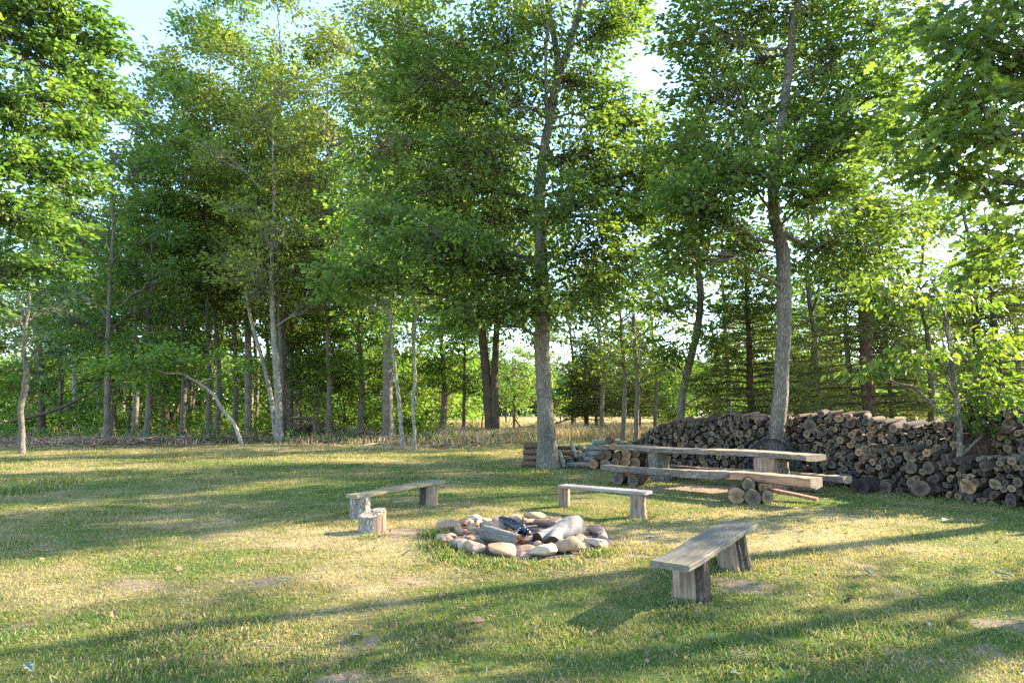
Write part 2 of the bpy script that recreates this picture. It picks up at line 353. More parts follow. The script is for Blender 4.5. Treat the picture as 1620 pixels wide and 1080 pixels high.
def cluster_leaves(geo, rng, C, Out, nper, spread, size, kind, flat=.35, droop=.25, mi=0, up=1.0):
    """sprays of leaves round the twig ends C"""
    m = len(C); n = m*nper; ci = np.repeat(np.arange(m), nper)
    tilt = rng.normal(0, .35, (m, 3)); Ln = spread*rng.uniform(1.2, 2.6, (m, 1)); ax = nrm(Out+rng.normal(0, .45, (m, 3))*np.array([1, 1, .5])-np.array([0, 0, droop*.35])); u = rng.rand(n, 1)*1.15-.35
    off = ax[ci]*u*Ln[ci]+rng.normal(0, 1, (n, 3))*np.array([1, 1, max(flat, .4)])*spread*.42
    Pos = C[ci]+off; Pos[:, 2] -= .10*Ln[ci, 0]*u[:, 0]**2
    Dir = nrm(off*np.array([1, 1, .5]))+Out[ci]*.5+rng.normal(0, .35, (n, 3)); Dir[:, 2] -= droop
    Nor = np.array([0, 0, up])+rng.normal(0, .8, (n, 3))+tilt[ci]*.8
    ct = rng.rand(m)*.5
    tone = np.clip(ct[ci]+rng.rand(n)*.5, 0, 1)*.96+(rng.rand(n) < .012)*.05
    add_leaves(geo, rng, Pos, Dir, Nor, size*rng.uniform(.5, 1.3, n), kind, mi, tone)
def bez(a, b, c, n):
    t = np.linspace(0, 1, n)[:, None]; return (1-t)**2*a+2*t*(1-t)*b+t*t*c
def smooth_path(P, n):
    P = np.asarray(P, float); d = np.r_[0, np.cumsum(np.linalg.norm(np.diff(P, axis=0), axis=1))]
    t = np.linspace(0, d[-1], n); Q = np.stack([np.interp(t, d, P[:, i]) for i in range(3)], -1)
    for _ in range(2): Q[1:-1] = (Q[:-2]+2*Q[1:-1]+Q[2:])/4
    return Q, t, d
def grow(name, base, path, radii, blobs, bark, leaf, lsize, label, cat='tree', group=None, nper=22, spread=.38, kind='diamond',
         seed=0, sides=12, forks=(), twigr=.012, flat=.35, droop=.25, flare=1.45, limb_k=6, extra=None, limbfrac=.42, rise=.45):
    """base world xyz; path/blobs relative to base. blob=(x,y,z,rx,ry,rz,nclusters)"""
    rng = np.random.RandomState(seed); W = Geo(); C = Geo()
    P, t, d = smooth_path(path, max(10, int(len(path)*4))); R = np.interp(t, d, radii)
    hgt = P[:, 2]-P[0, 2]; R = R*(1+(flare-1)*np.exp(-np.maximum(hgt, 0)/.28))
    P = P+np.c_[rng.normal(0, .012, (len(P), 2)), np.zeros(len(P))]; P[0, 2] -= .15
    tubes(W, P, R, sides, rng=rng, lump=.07)
    stems = [(P, R)]
    for fp, fr in forks:
        Q, t2, d2 = smooth_path(fp, max(8, len(fp)*4)); Rq = np.interp(t2, d2, fr); tubes(W, Q, Rq, max(6, sides-2), rng=rng, lump=.07); stems.append((Q, Rq))
    AP = np.concatenate([s[0] for s in stems]); AR = np.concatenate([s[1] for s in stems])
    for (x, y, z, rx, ry, rz, nc) in blobs:
        c = np.array([x, y, z]); hd = np.linalg.norm(AP[:, :2]-c[:2], axis=1)
        want = z-rise*hd-rz*.2; cost = np.abs(AP[:, 2]-want)+hd*.5; j = int(cost.argmin()); a = AP[j]
        Ln = np.linalg.norm(c-a); r0 = min(AR[j]*limbfrac*1.5, .012+.013*Ln+.006*rx)
        mid = a*.5+c*.5+np.array([0, 0, .12*Ln])+rng.normal(0, .09*Ln, 3)
        lb = bez(a, mid, c+rng.normal(0, .1, 3)*rx, 8); lb[1:-1] += rng.normal(0, .03*min(Ln, 4), (6, 3)); tubes(W, lb, np.linspace(r0, max(.012, r0*.3), 8), limb_k)
        u = nrm(rng.normal(0, 1, (nc, 3))); rr = rng.rand(nc, 1)**.45
        cl = c+u*rr*np.array([rx, ry, rz])
        ti = rng.randint(3, 8, nc); st = lb[ti]
        mid2 = (st+cl)/2+np.array([0, 0, .08])*rx+rng.normal(0, .06*rx, (nc, 3))
        tt = np.linspace(0, 1, 5)[None, :, None]; tw = (1-tt)**2*st[:, None]+2*tt*(1-tt)*mid2[:, None]+tt**2*cl[:, None]
        tubes(W, tw, np.linspace(1, .35, 5)[None]*twigr*(1+.6*rng.rand(nc, 1)), 3)
        out = nrm(cl-c+(c-a)*.4)
        cluster_leaves(C, rng, cl, out, nper, spread, lsize, kind, flat, droop)
    if extra: extra(W, C, rng, P, R)
    ro = root(name, base, label, cat, group)
    link('trunk', W.mesh(name+'_trunk', [bark]), ro)
    if C.n: link('crown', C.mesh(name+'_crown', [leaf]), ro)
    return ro
def auto_blobs(rng, h, cb, R, nb, cx=0, cy=0, ncl=38, lean=(0, 0), open_=.0):
    out = []
    for i in range(nb):
        f = (i+.5)/nb; z = cb+(h-cb)*f; prof = R*(max(.12, math.sin(math.pi*min(1, (f*.86+.1)**.85)))**.6)
        a = i*2.39996+rng.uniform(-.5, .5); r = prof*rng.uniform(.35, .8); br = R*rng.uniform(.26, .44)*(1.05-.4*f)
        out.append((cx+lean[0]*z+r*math.cos(a), cy+lean[1]*z+r*math.sin(a), z, br, br, br*rng.uniform(.55, .8), int(ncl*(br/1.3)**1.6)+6))
    return out
# ================================================================== GROUND
BARE = []   # (x, y, rx, ry, strength)
def bare_px(px, py, rxpx, depth, s=1.0):
    g = gp(px, py); BARE.append((g[0], g[1], rxpx/F*g[1], depth, s))
bare_px(640, 845, 45, .35, 1.0); bare_px(610, 850, 40, .4, .8); bare_px(1175, 925, 60, .35, .9); bare_px(1090, 955, 40, .25, .7); bare_px(230, 925, 70, .22, .8); bare_px(540, 1072, 60, .15, .9)
bare_px(1040, 848, 45, .25, .7); bare_px(1130, 775, 150, .8, .9); bare_px(1170, 800, 60, .25, .6); bare_px(1600, 990, 60, .3, .5); bare_px(1180, 1035, 60, .2, .55); bare_px(425, 790, 60, .35, .4); bare_px(30, 990, 60, .2, .5)
bare_px(1011, 822, 26, .3, .7); bare_px(906, 800, 22, .3, .5); bare_px(1240, 780, 50, .5, .8)
def dry_f(x, y):
    d = .62*fbm(x*.55, y*.8, 3, 3)+.38*fbm(x*2.1, y*2.6, 9, 3)
    d = (d-.5)*1.6+.52
    # greener under the pile, near the front left and round the pit; drier on the open right and far left
    px = x/np.maximum(y, .5)*F+810
    d = d+.22*np.exp(-(((x-4.2)/2.6)**2+((y-8.4)/1.8)**2))+.10*np.exp(-(((x+5)/3.5)**2+((y-8.6)/1.6)**2))
    d = d-.30*np.exp(-(((x-7.6)/2.2)**2+((y-10.0)/1.6)**2))-.12*np.exp(-(((x+1)/2.2)**2+((y-5.8)/1.2)**2))-.15*np.exp(-(((x)/6)**2+((y-14.0)/2.)**2))
    d = d-.10*np.exp(-((y-3.8)/1.2)**2)+.16*np.exp(-(((y-26)/3.5)**2))-.12*np.exp(-(((y-19)/2.5)**2))
    return np.clip(d, 0, 1)
def bare_f(x, y):
    b = np.zeros_like(x)
    for (bx, by, rx, ry, s) in BARE: b = np.maximum(b, s*np.exp(-(((x-bx)/rx)**2+((y-by)/ry)**2)*1.1))
    b = np.maximum(b, sstep(.62, .80, fbm(x*1.3, y*1.8, 21, 4))*.6)
    pc = gp(828, 853); b = np.maximum(b, 1.2*sstep(1.25, .95, np.hypot(x-pc[0], (y-pc[1]))))
    return b*(.55+.9*fbm(x*4, y*5, 71, 3))
def edge_y(x): return 30.5+1.2*np.sin(x*.35)+.8*np.sin(x*.9+1)+np.maximum(0, -x-6)*-.16+np.maximum(0, x-2)*.6
def wood_f(x, y):
    e = edge_y(x); n = (fbm(x*.5, y*.5, 5, 3)-.5)*3
    w = sstep(-1.2, .8, y-e+n); return w*sstep(1.5, -3.0, x-(y-30)*.02-.5+n*.6)*(.25+.75*sstep(50, 42, y))
def mead_f(x, y):
    n = (fbm(x*.2, y*.2, 6, 3)-.5)*4
    return sstep(-1.5, 2, y-edge_y(x)-4+n)*np.maximum(sstep(-4, 2, x-(-1.5)+n), .5*sstep(44, 56, y))
def gz(x, y): return (fbm(np.asarray(x)*.25, np.asarray(y)*.25, 2, 2)-.5)*.10*sstep(3, 12, np.asarray(y))
def axis_(lo, hi, fine_lo, fine_hi, st):
    a = list(np.arange(fine_lo, fine_hi, st)); s = st; v = fine_hi
    while v < hi: a.append(v); s *= 1.16; v += s
    a.append(hi); s = st; v = fine_lo-st; b = []
    while v > lo: b.append(v); s *= 1.16; v -= s
    b.append(lo); return np.array(b[::-1]+a)
gxs = axis_(-700, 700, -12, 12, .12); gys = axis_(-60, 1100, 2.5, 20, .12)
GX, GY = np.meshgrid(gxs, gys); n0, n1 = GX.shape
gi = np.arange(n0*n1).reshape(n0, n1); fq = np.stack([gi[:-1, :-1], gi[:-1, 1:], gi[1:, 1:], gi[1:, :-1]], -1).reshape(-1, 4)
G = Geo(); X, Y = GX.ravel(), GY.ravel()
G.add(np.stack([X, Y, gz(X, Y)], -1), fq, 0, True, dry=dry_f(X, Y), bare=bare_f(X, Y), wood=wood_f(X, Y), mead=mead_f(X, Y))
link('ground', G.mesh('ground', ['ground']), kind='structure')['label'] = 'patchy green and straw coloured lawn running back to the wood and the meadow'

# ================================================================== LAWN GRASS
def blades(name, n, yr, dens_w, hgt, wid, mat, label, cat, keep=None, kind='stuff', seed=1, lean=.5, xr=None, tall=0.0, z_off=0):
    rng = np.random.RandomState(seed); X = []; Y = []
    for (y0, y1, d) in dens_w:
        k = int(d*((y1+y0)*.92+3)*(y1-y0)); u = rng.rand(k); y = np.sqrt(y0*y0+(y1*y1-y0*y0)*u); hw = .92*y+1.5
        X.append(rng.uniform(-1, 1, k)*hw); Y.append(y)
    x = np.concatenate(X); y = np.concatenate(Y)
    if keep is not None: m = keep(x, y, rng); x = x[m]; y = y[m]
    k = len(x); h = hgt(x, y, rng); a = rng.rand(k)*6.283; wd = wid(y)*rng.uniform(.7, 1.3, k)
    ln = rng.normal(0, lean, (k, 2))*h[:, None]; z = gz(x, y)+z_off
    b = np.stack([x, y, z], -1); s = np.stack([np.cos(a), np.sin(a), 0*a], -1)*wd[:, None]/2
    tip = b+np.c_[ln, h]; midp = b+np.c_[ln*.35, h*.6]
    V = np.stack([b-s, b+s, midp+s*.8, tip, midp-s*.8], 1).reshape(-1, 3)
    i = np.arange(k)[:, None]*5; g = Geo(); tn = rng.rand(k); dr = np.clip(dry_f(x, y)+rng.normal(0, .12, k), 0, 1)
    g.add(V, i+np.array([[0, 1, 2, 4]]), 0, False, tone=np.repeat(tn, 5), dry=np.repeat(dr, 5))
    g.L.append((i+np.array([[4, 2, 3]])).ravel()); g.S.append(np.full(k, 3)); g.MI.append(np.zeros(k, int)); g.SM.append(np.zeros(k, bool))
    return link(name, g.mesh(name, [mat]), label=label, cat=cat, kind=kind)
pit = gp(828, 853)
def keep_lawn(x, y, rng):
    b = bare_f(x, y); m = rng.rand(len(x)) > sstep(.25, .8, b)*.88
    m &= np.hypot(x-pit[0], y-pit[1]) > 1.05
    m &= rng.rand(len(x)) > wood_f(x, y)*.97
    m &= rng.rand(len(x)) > mead_f(x, y)
    c = fbm(x*6, y*6, 31, 2); m &= rng.rand(len(x)) < sstep(.15, .55, c)+.25
    return m
def lawn_h(x, y, rng):
    h = .012+.018*rng.rand(len(x))**1.5+.020*sstep(.5, .8, fbm(x*1.2, y*1.2, 41, 3))
    h = h*(1+.9*sstep(10, 24, y))+.10*sstep(-3, -9, x)*sstep(10, 22, y)*rng.rand(len(x))**2*sstep(.4, .7, fbm(x*.8, y*.8, 43, 2))
    return h*(1+(rng.rand(len(x)) < .008)*1.3)
blades('lawn_grass', 0, None, [(2.9, 5, 4300), (5, 7.5, 3000), (7.5, 11, 1700), (11, 17, 850), (17, 26, 330), (26, 38, 130)], lawn_h,
       lambda y: .0035+.0006*y, 'blade', 'short patchy grass blades of the lawn', 'grass', keep_lawn, seed=3, lean=.75)
# lusher tufts along the pit, the legs and the foot of the woodpile
TUFT = [(gp(px, py), r, n, h) for px, py, r, n, h in [(700, 868, .22, 700, .11), (690, 850, .16, 400, .12), (760, 893, .3, 500, .08), (820, 897, .3, 500, .07), (945, 878, .2, 350, .10), (710, 883, .25, 600, .10),
        (900, 895, .25, 350, .07), (1140, 890, .25, 500, .09), (1330, 765, .8, 500, .10), (1010, 745, .9, 400, .10), (870, 745, .8, 700, .12), (700, 1000, .3, 400, .06), (330, 1000, .5, 900, .06),
        (250, 1050, .5, 1100, .07), (560, 812, .3, 200, .08), (640, 760, .3, 150, .10), (1180, 1060, .25, 400, .05), (1350, 1050, .3, 500, .06), (1070, 975, .2, 250, .06), (480, 1050, .4, 700, .06), (900, 1000, .3, 300, .05), (25, 780, .5, 500, .22), (75, 765, .6, 400, .2), (578, 829, .17, 160, .07), (684, 806, .17, 150, .07), (905, 803, .1, 90, .06), (1011, 823, .14, 110, .06), (1085, 958, .15, 170, .055), (1160, 908, .16, 160, .06), (588, 852, .2, 180, .06), (868, 743, .4, 300, .09), (1190, 800, .4, 260, .07), (1035, 768, .3, 180, .08), (1205, 778, .3, 160, .07), (985, 768, .4, 200, .07), (1520, 795, .8, 420, .09), (1420, 782, .8, 380, .09)]]
def tuft_mesh():
    rng = np.random.RandomState(11); g = Geo()
    for c, r, n, hh in TUFT:
        x = c[0]+rng.normal(0, r*.6, n); y = c[1]+rng.normal(0, r*.6, n); h = hh*rng.uniform(.3, 1, n); a = rng.rand(n)*6.28
        b = np.stack([x, y, gz(x, y)], -1); s = np.stack([np.cos(a), np.sin(a), 0*a], -1)*(.003+.0004*y)[:, None]; tip = b+np.c_[rng.normal(0, .5, (n, 2))*h[:, None], h]
        mid = b*.45+tip*.55; mid[:, 2] += h*.12
        V = np.stack([b-s, b+s, mid+s*.8, tip, mid-s*.8], 1).reshape(-1, 3); i = np.arange(n)[:, None]*5
        g.add(V, i+np.array([[0, 1, 2, 4]]), 0, False, tone=np.repeat(rng.rand(n), 5), dry=np.repeat(np.clip(rng.normal(.22, .12, n), 0, 1), 5))
        g.L.append((i+np.array([[4, 2, 3]])).ravel()); g.S.append(np.full(n, 3)); g.MI.append(np.zeros(n, int)); g.SM.append(np.zeros(n, bool))
    return g.mesh('grass_tufts', ['blade'])
link('grass_tufts', tuft_mesh(), label='longer green grass tufts round the stone pit and the woodpile', cat='grass', kind='stuff')
# tall dry grass: meadow and the strip along the wood edge
def keep_mead(x, y, rng): return rng.rand(len(x)) < mead_f(x, y)*(y > 33)
blades('meadow_grass', 0, None, [(32, 45, 170), (45, 70, 60), (70, 120, 12)], lambda x, y, r: (.35+.45*r.rand(len(x)))*(.6+.7*fbm(x*.3, y*.3, 51, 2)),
       lambda y: .0007*y, 'straw', 'tall dry straw coloured meadow grass beyond the lawn', 'meadow grass', keep_mead, seed=5, lean=.25)
def keep_edge(x, y, rng):
    e = y-edge_y(x); m = sstep(.2, 1.2, e)*sstep(10, 3, e)*sstep(4, 0, x)*sstep(.42, .66, fbm(x*.7, y*.9, 61, 3))*(.35+.65*sstep(-16, -9, x)); return rng.rand(len(x)) < m*.45
blades('edge_grass', 0, None, [(26, 34, 150), (34, 46, 90)], lambda x, y, r: .06+.38*r.rand(len(x))**2.2, lambda y: .0009*y, 'straw',
       'dry reddish straw weeds along the edge of the wood', 'dry weeds', keep_edge, seed=6, lean=.35)
# leaf litter (nobody could count it)
def litter_mesh():
    rng = np.random.RandomState(8); g = Geo(); n = 9000
    y = 27+rng.rand(n)*22; x = rng.uniform(-1, .15, n)*(y*.9); m = rng.rand(n) < wood_f(x, y)+.02; x = x[m]; y = y[m]; n = len(x)
    P = np.stack([x, y, gz(x, y)+.03*rng.rand(n)+.01], -1); D = rng.normal(0, 1, (n, 3))*[1, 1, .3]; add_leaves(g, rng, P, D, rng.normal(0, .5, (n, 3))+[0, 0, 1], rng.uniform(.1, .22, n), 'oval')
    return g.mesh('leaf_litter', ['deadleaf'])
link('leaf_litter', litter_mesh(), label='brown fallen leaves carpeting the ground under the wood', cat='leaf litter', kind='stuff')
def small_litter():
    rng = np.random.RandomState(18); g = Geo(); n = 2600
    y = 3.3+rng.rand(n)**.8*16; x = rng.uniform(-1, 1, n)*(y*.9+1)
    P = np.stack([x, y, gz(x, y)+.012+.012*rng.rand(n)], -1); D = rng.normal(0, 1, (n, 3))*[1, 1, .3]; add_leaves(g, rng, P, D, rng.normal(0, .5, (n, 3))+[0, 0, 1], rng.uniform(.018, .06, n), 'oval')
    st = P[:220]+[0, 0, .01]; dr = nrm(rng.normal(0, 1, (220, 3))*[1, 1, .08]); L = rng.uniform(.05, .22, (220, 1)); t = np.linspace(-.5, .5, 4)[None, :, None]
    tubes(g, st[:, None]+dr[:, None]*L[:, None]*t+rng.normal(0, .006, (220, 4, 3)), np.full((220, 4), .003), 3, mi=1)
    return g.mesh('lawn_litter', ['deadleaf', 'stick'])
link('lawn_litter', small_litter(), label='tiny brown leaf scraps and twigs scattered through the lawn', cat='leaf litter', kind='stuff')

# ================================================================== LOG MESHES
def ring_log(seed, split=0, k=16, nz=7, lump=.06, bend=.12, mats=('log_bark', 'log_end'), taper=.08, aspect=6.0):
    rng = np.random.RandomState(seed); a = np.linspace(0, 2*math.pi, k, endpoint=False)
    if split == 0: prof = np.stack([np.cos(a), np.sin(a)], -1)*(1+lump*(np.sin(2*a+rng.rand()*6)+.6*np.sin(3*a+rng.rand()*6)+.5*np.sin(5*a+rng.rand()*6)))[:, None]
    else:
        n_arc = k-6; ar = np.linspace(-.5, .5, n_arc)*(math.pi if split == 1 else math.pi*.62); arc = np.stack([np.cos(ar), np.sin(ar)], -1)*1.15
        e0, e1 = arc[-1], arc[0]; ap = np.array([0., 0]) if split == 2 else (e0+e1)/2
        s1 = [e0+(ap-e0)*t for t in (.33, .66, 1)]; s2 = [ap+(e1-ap)*t for t in (.25, .5, .75)]
        prof = np.vstack([arc, s1, s2]); prof = (prof-prof.mean(0))*1.15; prof += rng.normal(0, .03, prof.shape)
    zs = np.linspace(-.5, .5, nz); V = []
    bx, by = rng.normal(0, bend, 2); r3 = rng.rand(3)*6
    for z in zs:
        s = 1-taper*(z+.5)+.03*math.sin(z*9+r3[0]); off = np.array([bx*(z*z*4-.5), by*(z*z*4-.5)]); pr = prof*s*(1+rng.normal(0, lump*.35, (len(prof), 1)))+off
        V.append(np.c_[pr, np.full(len(pr), z)+(rng.normal(0, .01) if abs(z) < .49 else 0)])
    V = np.array(V); kk = len(prof); g = Geo(); idx = np.arange(nz*kk).reshape(nz, kk); i2 = np.roll(idx, -1, 1)
    Q = np.stack([idx[:-1], i2[:-1], i2[1:], idx[1:]], -1).reshape(-1, 4); VV = V.reshape(-1, 3)
    g.add(VV, Q, 0, True, lp=VV*[1, 1, aspect])
    for e, sgn in ((0, -1), (nz-1, 1)):
        ring = V[e]; c = ring.mean(0); r2 = c+(ring-c)*.5; Vc = np.vstack([ring, r2, c]); Vc[kk:, 2] += sgn*rng.normal(0, .008, kk+1)
        ii = np.arange(kk); jj = (ii+1) % kk; f1 = np.stack([ii, ii+kk, jj+kk, jj], -1); f2 = np.stack([ii+kk, np.full(kk, 2*kk), jj+kk], -1)
        if sgn > 0: f1 = f1[:, ::-1]; f2 = f2[:, ::-1]
        lpv = Vc.copy(); lpv[:, :2] -= c[:2]; g.add(Vc, f1, 1, False, lp=lpv); n0_ = g.n-len(Vc); g.L.append((f2+n0_).ravel()); g.S.append(np.full(kk, 3)); g.MI.append(np.full(kk, 1)); g.SM.append(np.zeros(kk, bool))
    me = g.mesh('firewood_log', mats); me['nv'] = g.n; return me, g
LOGS = [ring_log(i, (0, 0, 0, 0, 0, 0, 0, 1, 2, 1)[i], bend=(.08, .15, .1, .2, .1, .25, .12, .05, .05, .05)[i]) for i in range(10)]
def place_log(me, c, axis, r, L, roll, label, cat='log', group=None, name='firewood_log', color=(1, 1, 1), squash=1.0):
    o = link(name, me, loc=None, label=label, cat=cat, group=group)
    q = Vector(axis).normalized().to_track_quat('Z', 'Y') @ Quaternion((0, 0, 1), roll)
    o.rotation_mode = 'QUATERNION'; o.rotation_quaternion = q; o.location = Vector(c); o.scale = (r, r*squash, L); o.color = (*color, 1); return o

# ================================================================== WOODPILE
def pack(rng, length, hfun, radfun, tries=46, maxn=2000):
    """drop circles (s, z, r) into a cross-section until the pile is full"""
    S_ = np.zeros(maxn); Z_ = np.zeros(maxn); R_ = np.zeros(maxn); n = 0; miss = 0
    while n < maxn and miss < 220:
        s = rng.uniform(0, length, tries); r0 = radfun(rng, 0)
        z = np.full(tries, r0)
        if n:
            ds = np.abs(s[:, None]-S_[None, :n]); rr = r0+R_[None, :n]; hit = ds < rr
            zz = np.where(hit, Z_[None, :n]+np.sqrt(np.maximum(rr**2-ds**2, 0)), 0); z = np.maximum(z, zz.max(1))
        j = int((z/np.maximum(hfun(s), .05)).argmin())
        if z[j]+r0*.4 > hfun(s[j:j+1])[0]: miss += 1; continue
        # radius depends on height: re-draw smaller logs higher up
        if rng.rand() < .75*min(1, z[j]/.9) and r0 > .085: continue
        S_[n] = s[j]; Z_[n] = z[j]; R_[n] = r0; n += 1
    return S_[:n], Z_[:n], R_[:n]
def path_at(P, s):
    d = np.r_[0, np.cumsum(np.linalg.norm(np.diff(P, axis=0), axis=1))]
    x = np.interp(s, d, P[:, 0]); y = np.interp(s, d, P[:, 1]); e = .3
    tx = np.interp(s+e, d, P[:, 0])-np.interp(s-e, d, P[:, 0]); ty = np.interp(s+e, d, P[:, 1])-np.interp(s-e, d, P[:, 1]); t = nrm(np.stack([tx, ty], -1))
    return np.stack([x, y], -1), t, d[-1]
back_row = np.array([(3.55, 18.7), (5.6, 16.6), (7.4, 14.6), (8.9, 12.4), (9.9, 10.2), (10.6, 8.0)])
front_row = np.array([(6.75, 14.35), (7.45, 13.3), (8.15, 11.9), (8.75, 10.6), (9.3, 9.0)])
LEN_B = path_at(back_row, np.array([0.]))[2]; LEN_F = path_at(front_row, np.array([0.]))[2]
rb = np.random.RandomState(5)
def hb(s):
    h = np.interp(s, [0, .25, .8, 1.6, 3.2, 4.6, 5.6, 6.3, 7.2, 8.0, 9.2, 10.5, 13], [.5, .7, 1.05, 1.42, 1.48, 1.52, 1.58, 1.50, 1.38, 1.46, 1.60, 1.62, 1.64]); return h+.05*np.sin(s*2.3)
def hf(s): return np.interp(s, [0, .4, 1.0, 2.0, 3.0, 4.2, 6], [.35, .60, .82, .88, .84, .80, .82])+.06*np.sin(s*3.1+1)
def rad_b(rng, z): return float(np.clip(rng.lognormal(math.log(.058), .36), .03, .16))
def rad_f(rng, z): return float(np.clip(rng.lognormal(math.log(.068), .40), .036, .16))
cand = []
for (P, hfn, rf, Ltot, nm, seed) in ((back_row, hb, rad_b, LEN_B, 'back', 3), (front_row, hf, rad_f, LEN_F, 'front', 8)):
    rg = np.random.RandomState(seed); s, z, r = pack(rg, Ltot, hfn, rf)
    c, t, _ = path_at(P, s)
    for i in range(len(s)):
        nrml = np.array([t[i, 1], -t[i, 0]])   # towards the lawn
        if nrml[0] > 0: nrml = -nrml
        jit = rg.normal(0, .055); L = .50+rg.normal(0, .05); top = z[i]+r[i]*1.3 > hfn(s[i:i+1])[0]-.10
        if top: jit += .04; L *= 1.05
        yaw = rg.normal(0, .09)*(2.4 if top else 1); ca, sa = math.cos(yaw), math.sin(yaw); ax = np.array([nrml[0]*ca-nrml[1]*sa, nrml[0]*sa+nrml[1]*ca, rg.normal(0, .05)-(.10 if top else 0)])
        pos = np.array([c[i, 0]+nrml[0]*jit, c[i, 1]+nrml[1]*jit, z[i]+.01])
        face = pos+ax*L*.5; d = math.hypot(face[0], face[1]); px = 810+F*face[0]/max(face[1], .1)
        vis = px < 1660
        if nm == 'back' and vis:   # hidden behind the front row?
            if face[1] < 14.6 and z[i] < .74: vis = False
        cand.append(dict(nm=nm, s=s[i], z=z[i], r=r[i], pos=pos, ax=ax, L=L, top=top, vis=vis, big=r[i]/d, px=px, var=rg.randint(0, 7) if rg.rand() < .66 else rg.randint(7, 10), roll=rg.rand()*6.28, d=d))
order = sorted([i for i, c in enumerate(cand) if c['vis']], key=lambda i: -cand[i]['big'])[:270]
chosen = set(order)
HORIZ = [(1075, 'left of the table top'), (1190, 'between the two table supports'), (1262, 'beside the tall oak trunk'), (1330, 'just beyond the right end of the table'), (1420, 'below the dip in the pile top'),
         (1490, 'left of the slim young trunk'), (1540, 'around the slim young trunk'), (1700, 'at the far right end of the pile')]
def where(px):
    for lim, tx in HORIZ:
        if px < lim: return tx
    return HORIZ[-1][1]
grp = {}
for i in order: 
    c = cand[i]; lay = 'bottom' if c['z'] < c['r']*1.5+.02 else ('top' if c['top'] else 'middle')
    c['lay'] = lay; grp.setdefault((c['nm'], lay, where(c['px'])), []).append(i)
ORD = ['first', 'second', 'third', 'fourth', 'fifth', 'sixth', 'seventh', 'eighth', 'ninth', 'tenth', 'eleventh', 'twelfth']+[x+y for x, y in zip(['thir', 'four', 'fif', 'six', 'seven', 'eigh', 'nine'], ['teenth']*7)]+['twentieth']+['twenty '+x for x in ('first', 'second', 'third', 'fourth', 'fifth', 'sixth', 'seventh', 'eighth', 'ninth')]+[p+x for p in ('thirty ', 'forty ') for x in ('', 'first', 'second', 'third', 'fourth', 'fifth', 'sixth', 'seventh', 'eighth', 'ninth')]
for key, ids in grp.items():
    ids.sort(key=lambda i: cand[i]['px']); nm, lay, wh = key
    row = 'tall back row' if nm == 'back' else 'low front row'
    for n, i in enumerate(ids):
        c = cand[i]; kind = 'split' if c['var'] >= 7 else 'round'; size = 'large' if c['r'] > .11 else ('small' if c['r'] < .062 else 'middling')
        if lay == 'middle':
            lab = f'{size} {kind} log, {ORD[n]} from left inside the {row} {wh}'
        else:
            lab = f'{size} {kind} log, {ORD[n]} from left on the {lay} of the {row} {wh}'
        ws = lab.split()
        if len(ws) > 16: lab = f'{size} {kind} log, {ORD[n]} on {lay} of {row.replace(" row", "")} row {wh.replace("just ", "")}'
        lab = ' '.join(lab.split()[:16])
        g_ = rb.rand(); col = (1, 1, 1) if g_ < .6 else ((.75, .78, .85) if g_ < .8 else (1.25, 1.1, .95))
        place_log(LOGS[c['var']][0], c['pos'], c['ax'], c['r'], c['L'], c['roll'], lab, 'log', 'logs of the long woodpile, '+row, color=col)
SG = Geo()
for i, c in enumerate(cand):
    if i in chosen: continue
    if c['px'] > 1900: continue
    me, g = LOGS[c['var']]
    V = np.concatenate(g.V)*np.array([c['r'], c['r'], c['L']]); q = Vector(c['ax']).normalized().to_track_quat('Z', 'Y') @ Quaternion((0, 0, 1), c['roll'])
    Mx = np.array(q.to_matrix()); V = V@Mx.T+c['pos']; base = SG.n
    lp = np.concatenate([a for _, a in g.A['lp']])
    SG.V.append(V.astype(np.float32)); SG.L += [l+base for l in g.L]; SG.S += g.S; SG.MI += g.MI; SG.SM += g.SM; SG.n += len(V)
    SG.A.setdefault('lp', []).append((base, lp)); SG.A.setdefault('tone', []).append((base, np.full(len(V), (i*.618) % 1, np.float32)))
link('stacked_firewood', SG.mesh('stacked_firewood', ['log_bark', 'log_end']), label='mass of smaller weathered logs filling the long woodpile', cat='firewood', kind='stuff', group='logs of the long woodpile')

# big dark round ends noted in the photo at the foot of the front row
for px, py, rp, lab in [(1358, 763, 21, 'large dark round log at the foot of the front row, first beyond the bench end'), (1455, 768, 22, 'wide dark grey log at the foot of the pile, middle of the front row'),
                        (1567, 778, 21, 'biggest dark round log end at the foot of the pile, far right'), (1398, 766, 16, 'dark half buried log at the foot of the pile under two round ones'), (1597, 792, 12, 'small dark round log on the grass at the right end of the pile')]:
    g_ = gp(px, py+rp*.9); r = rp*.64/F*g_[1]; ax = np.array([-.78, -.62, 0.03]); c_ = np.array([g_[0], g_[1], r*.93])-ax*.30
    place_log(LOGS[rb.randint(0, 4)][0], c_, ax, r, .5, rb.rand()*6, lab, 'log', 'dark logs along the foot of the woodpile', color=(.55, .55, .62))

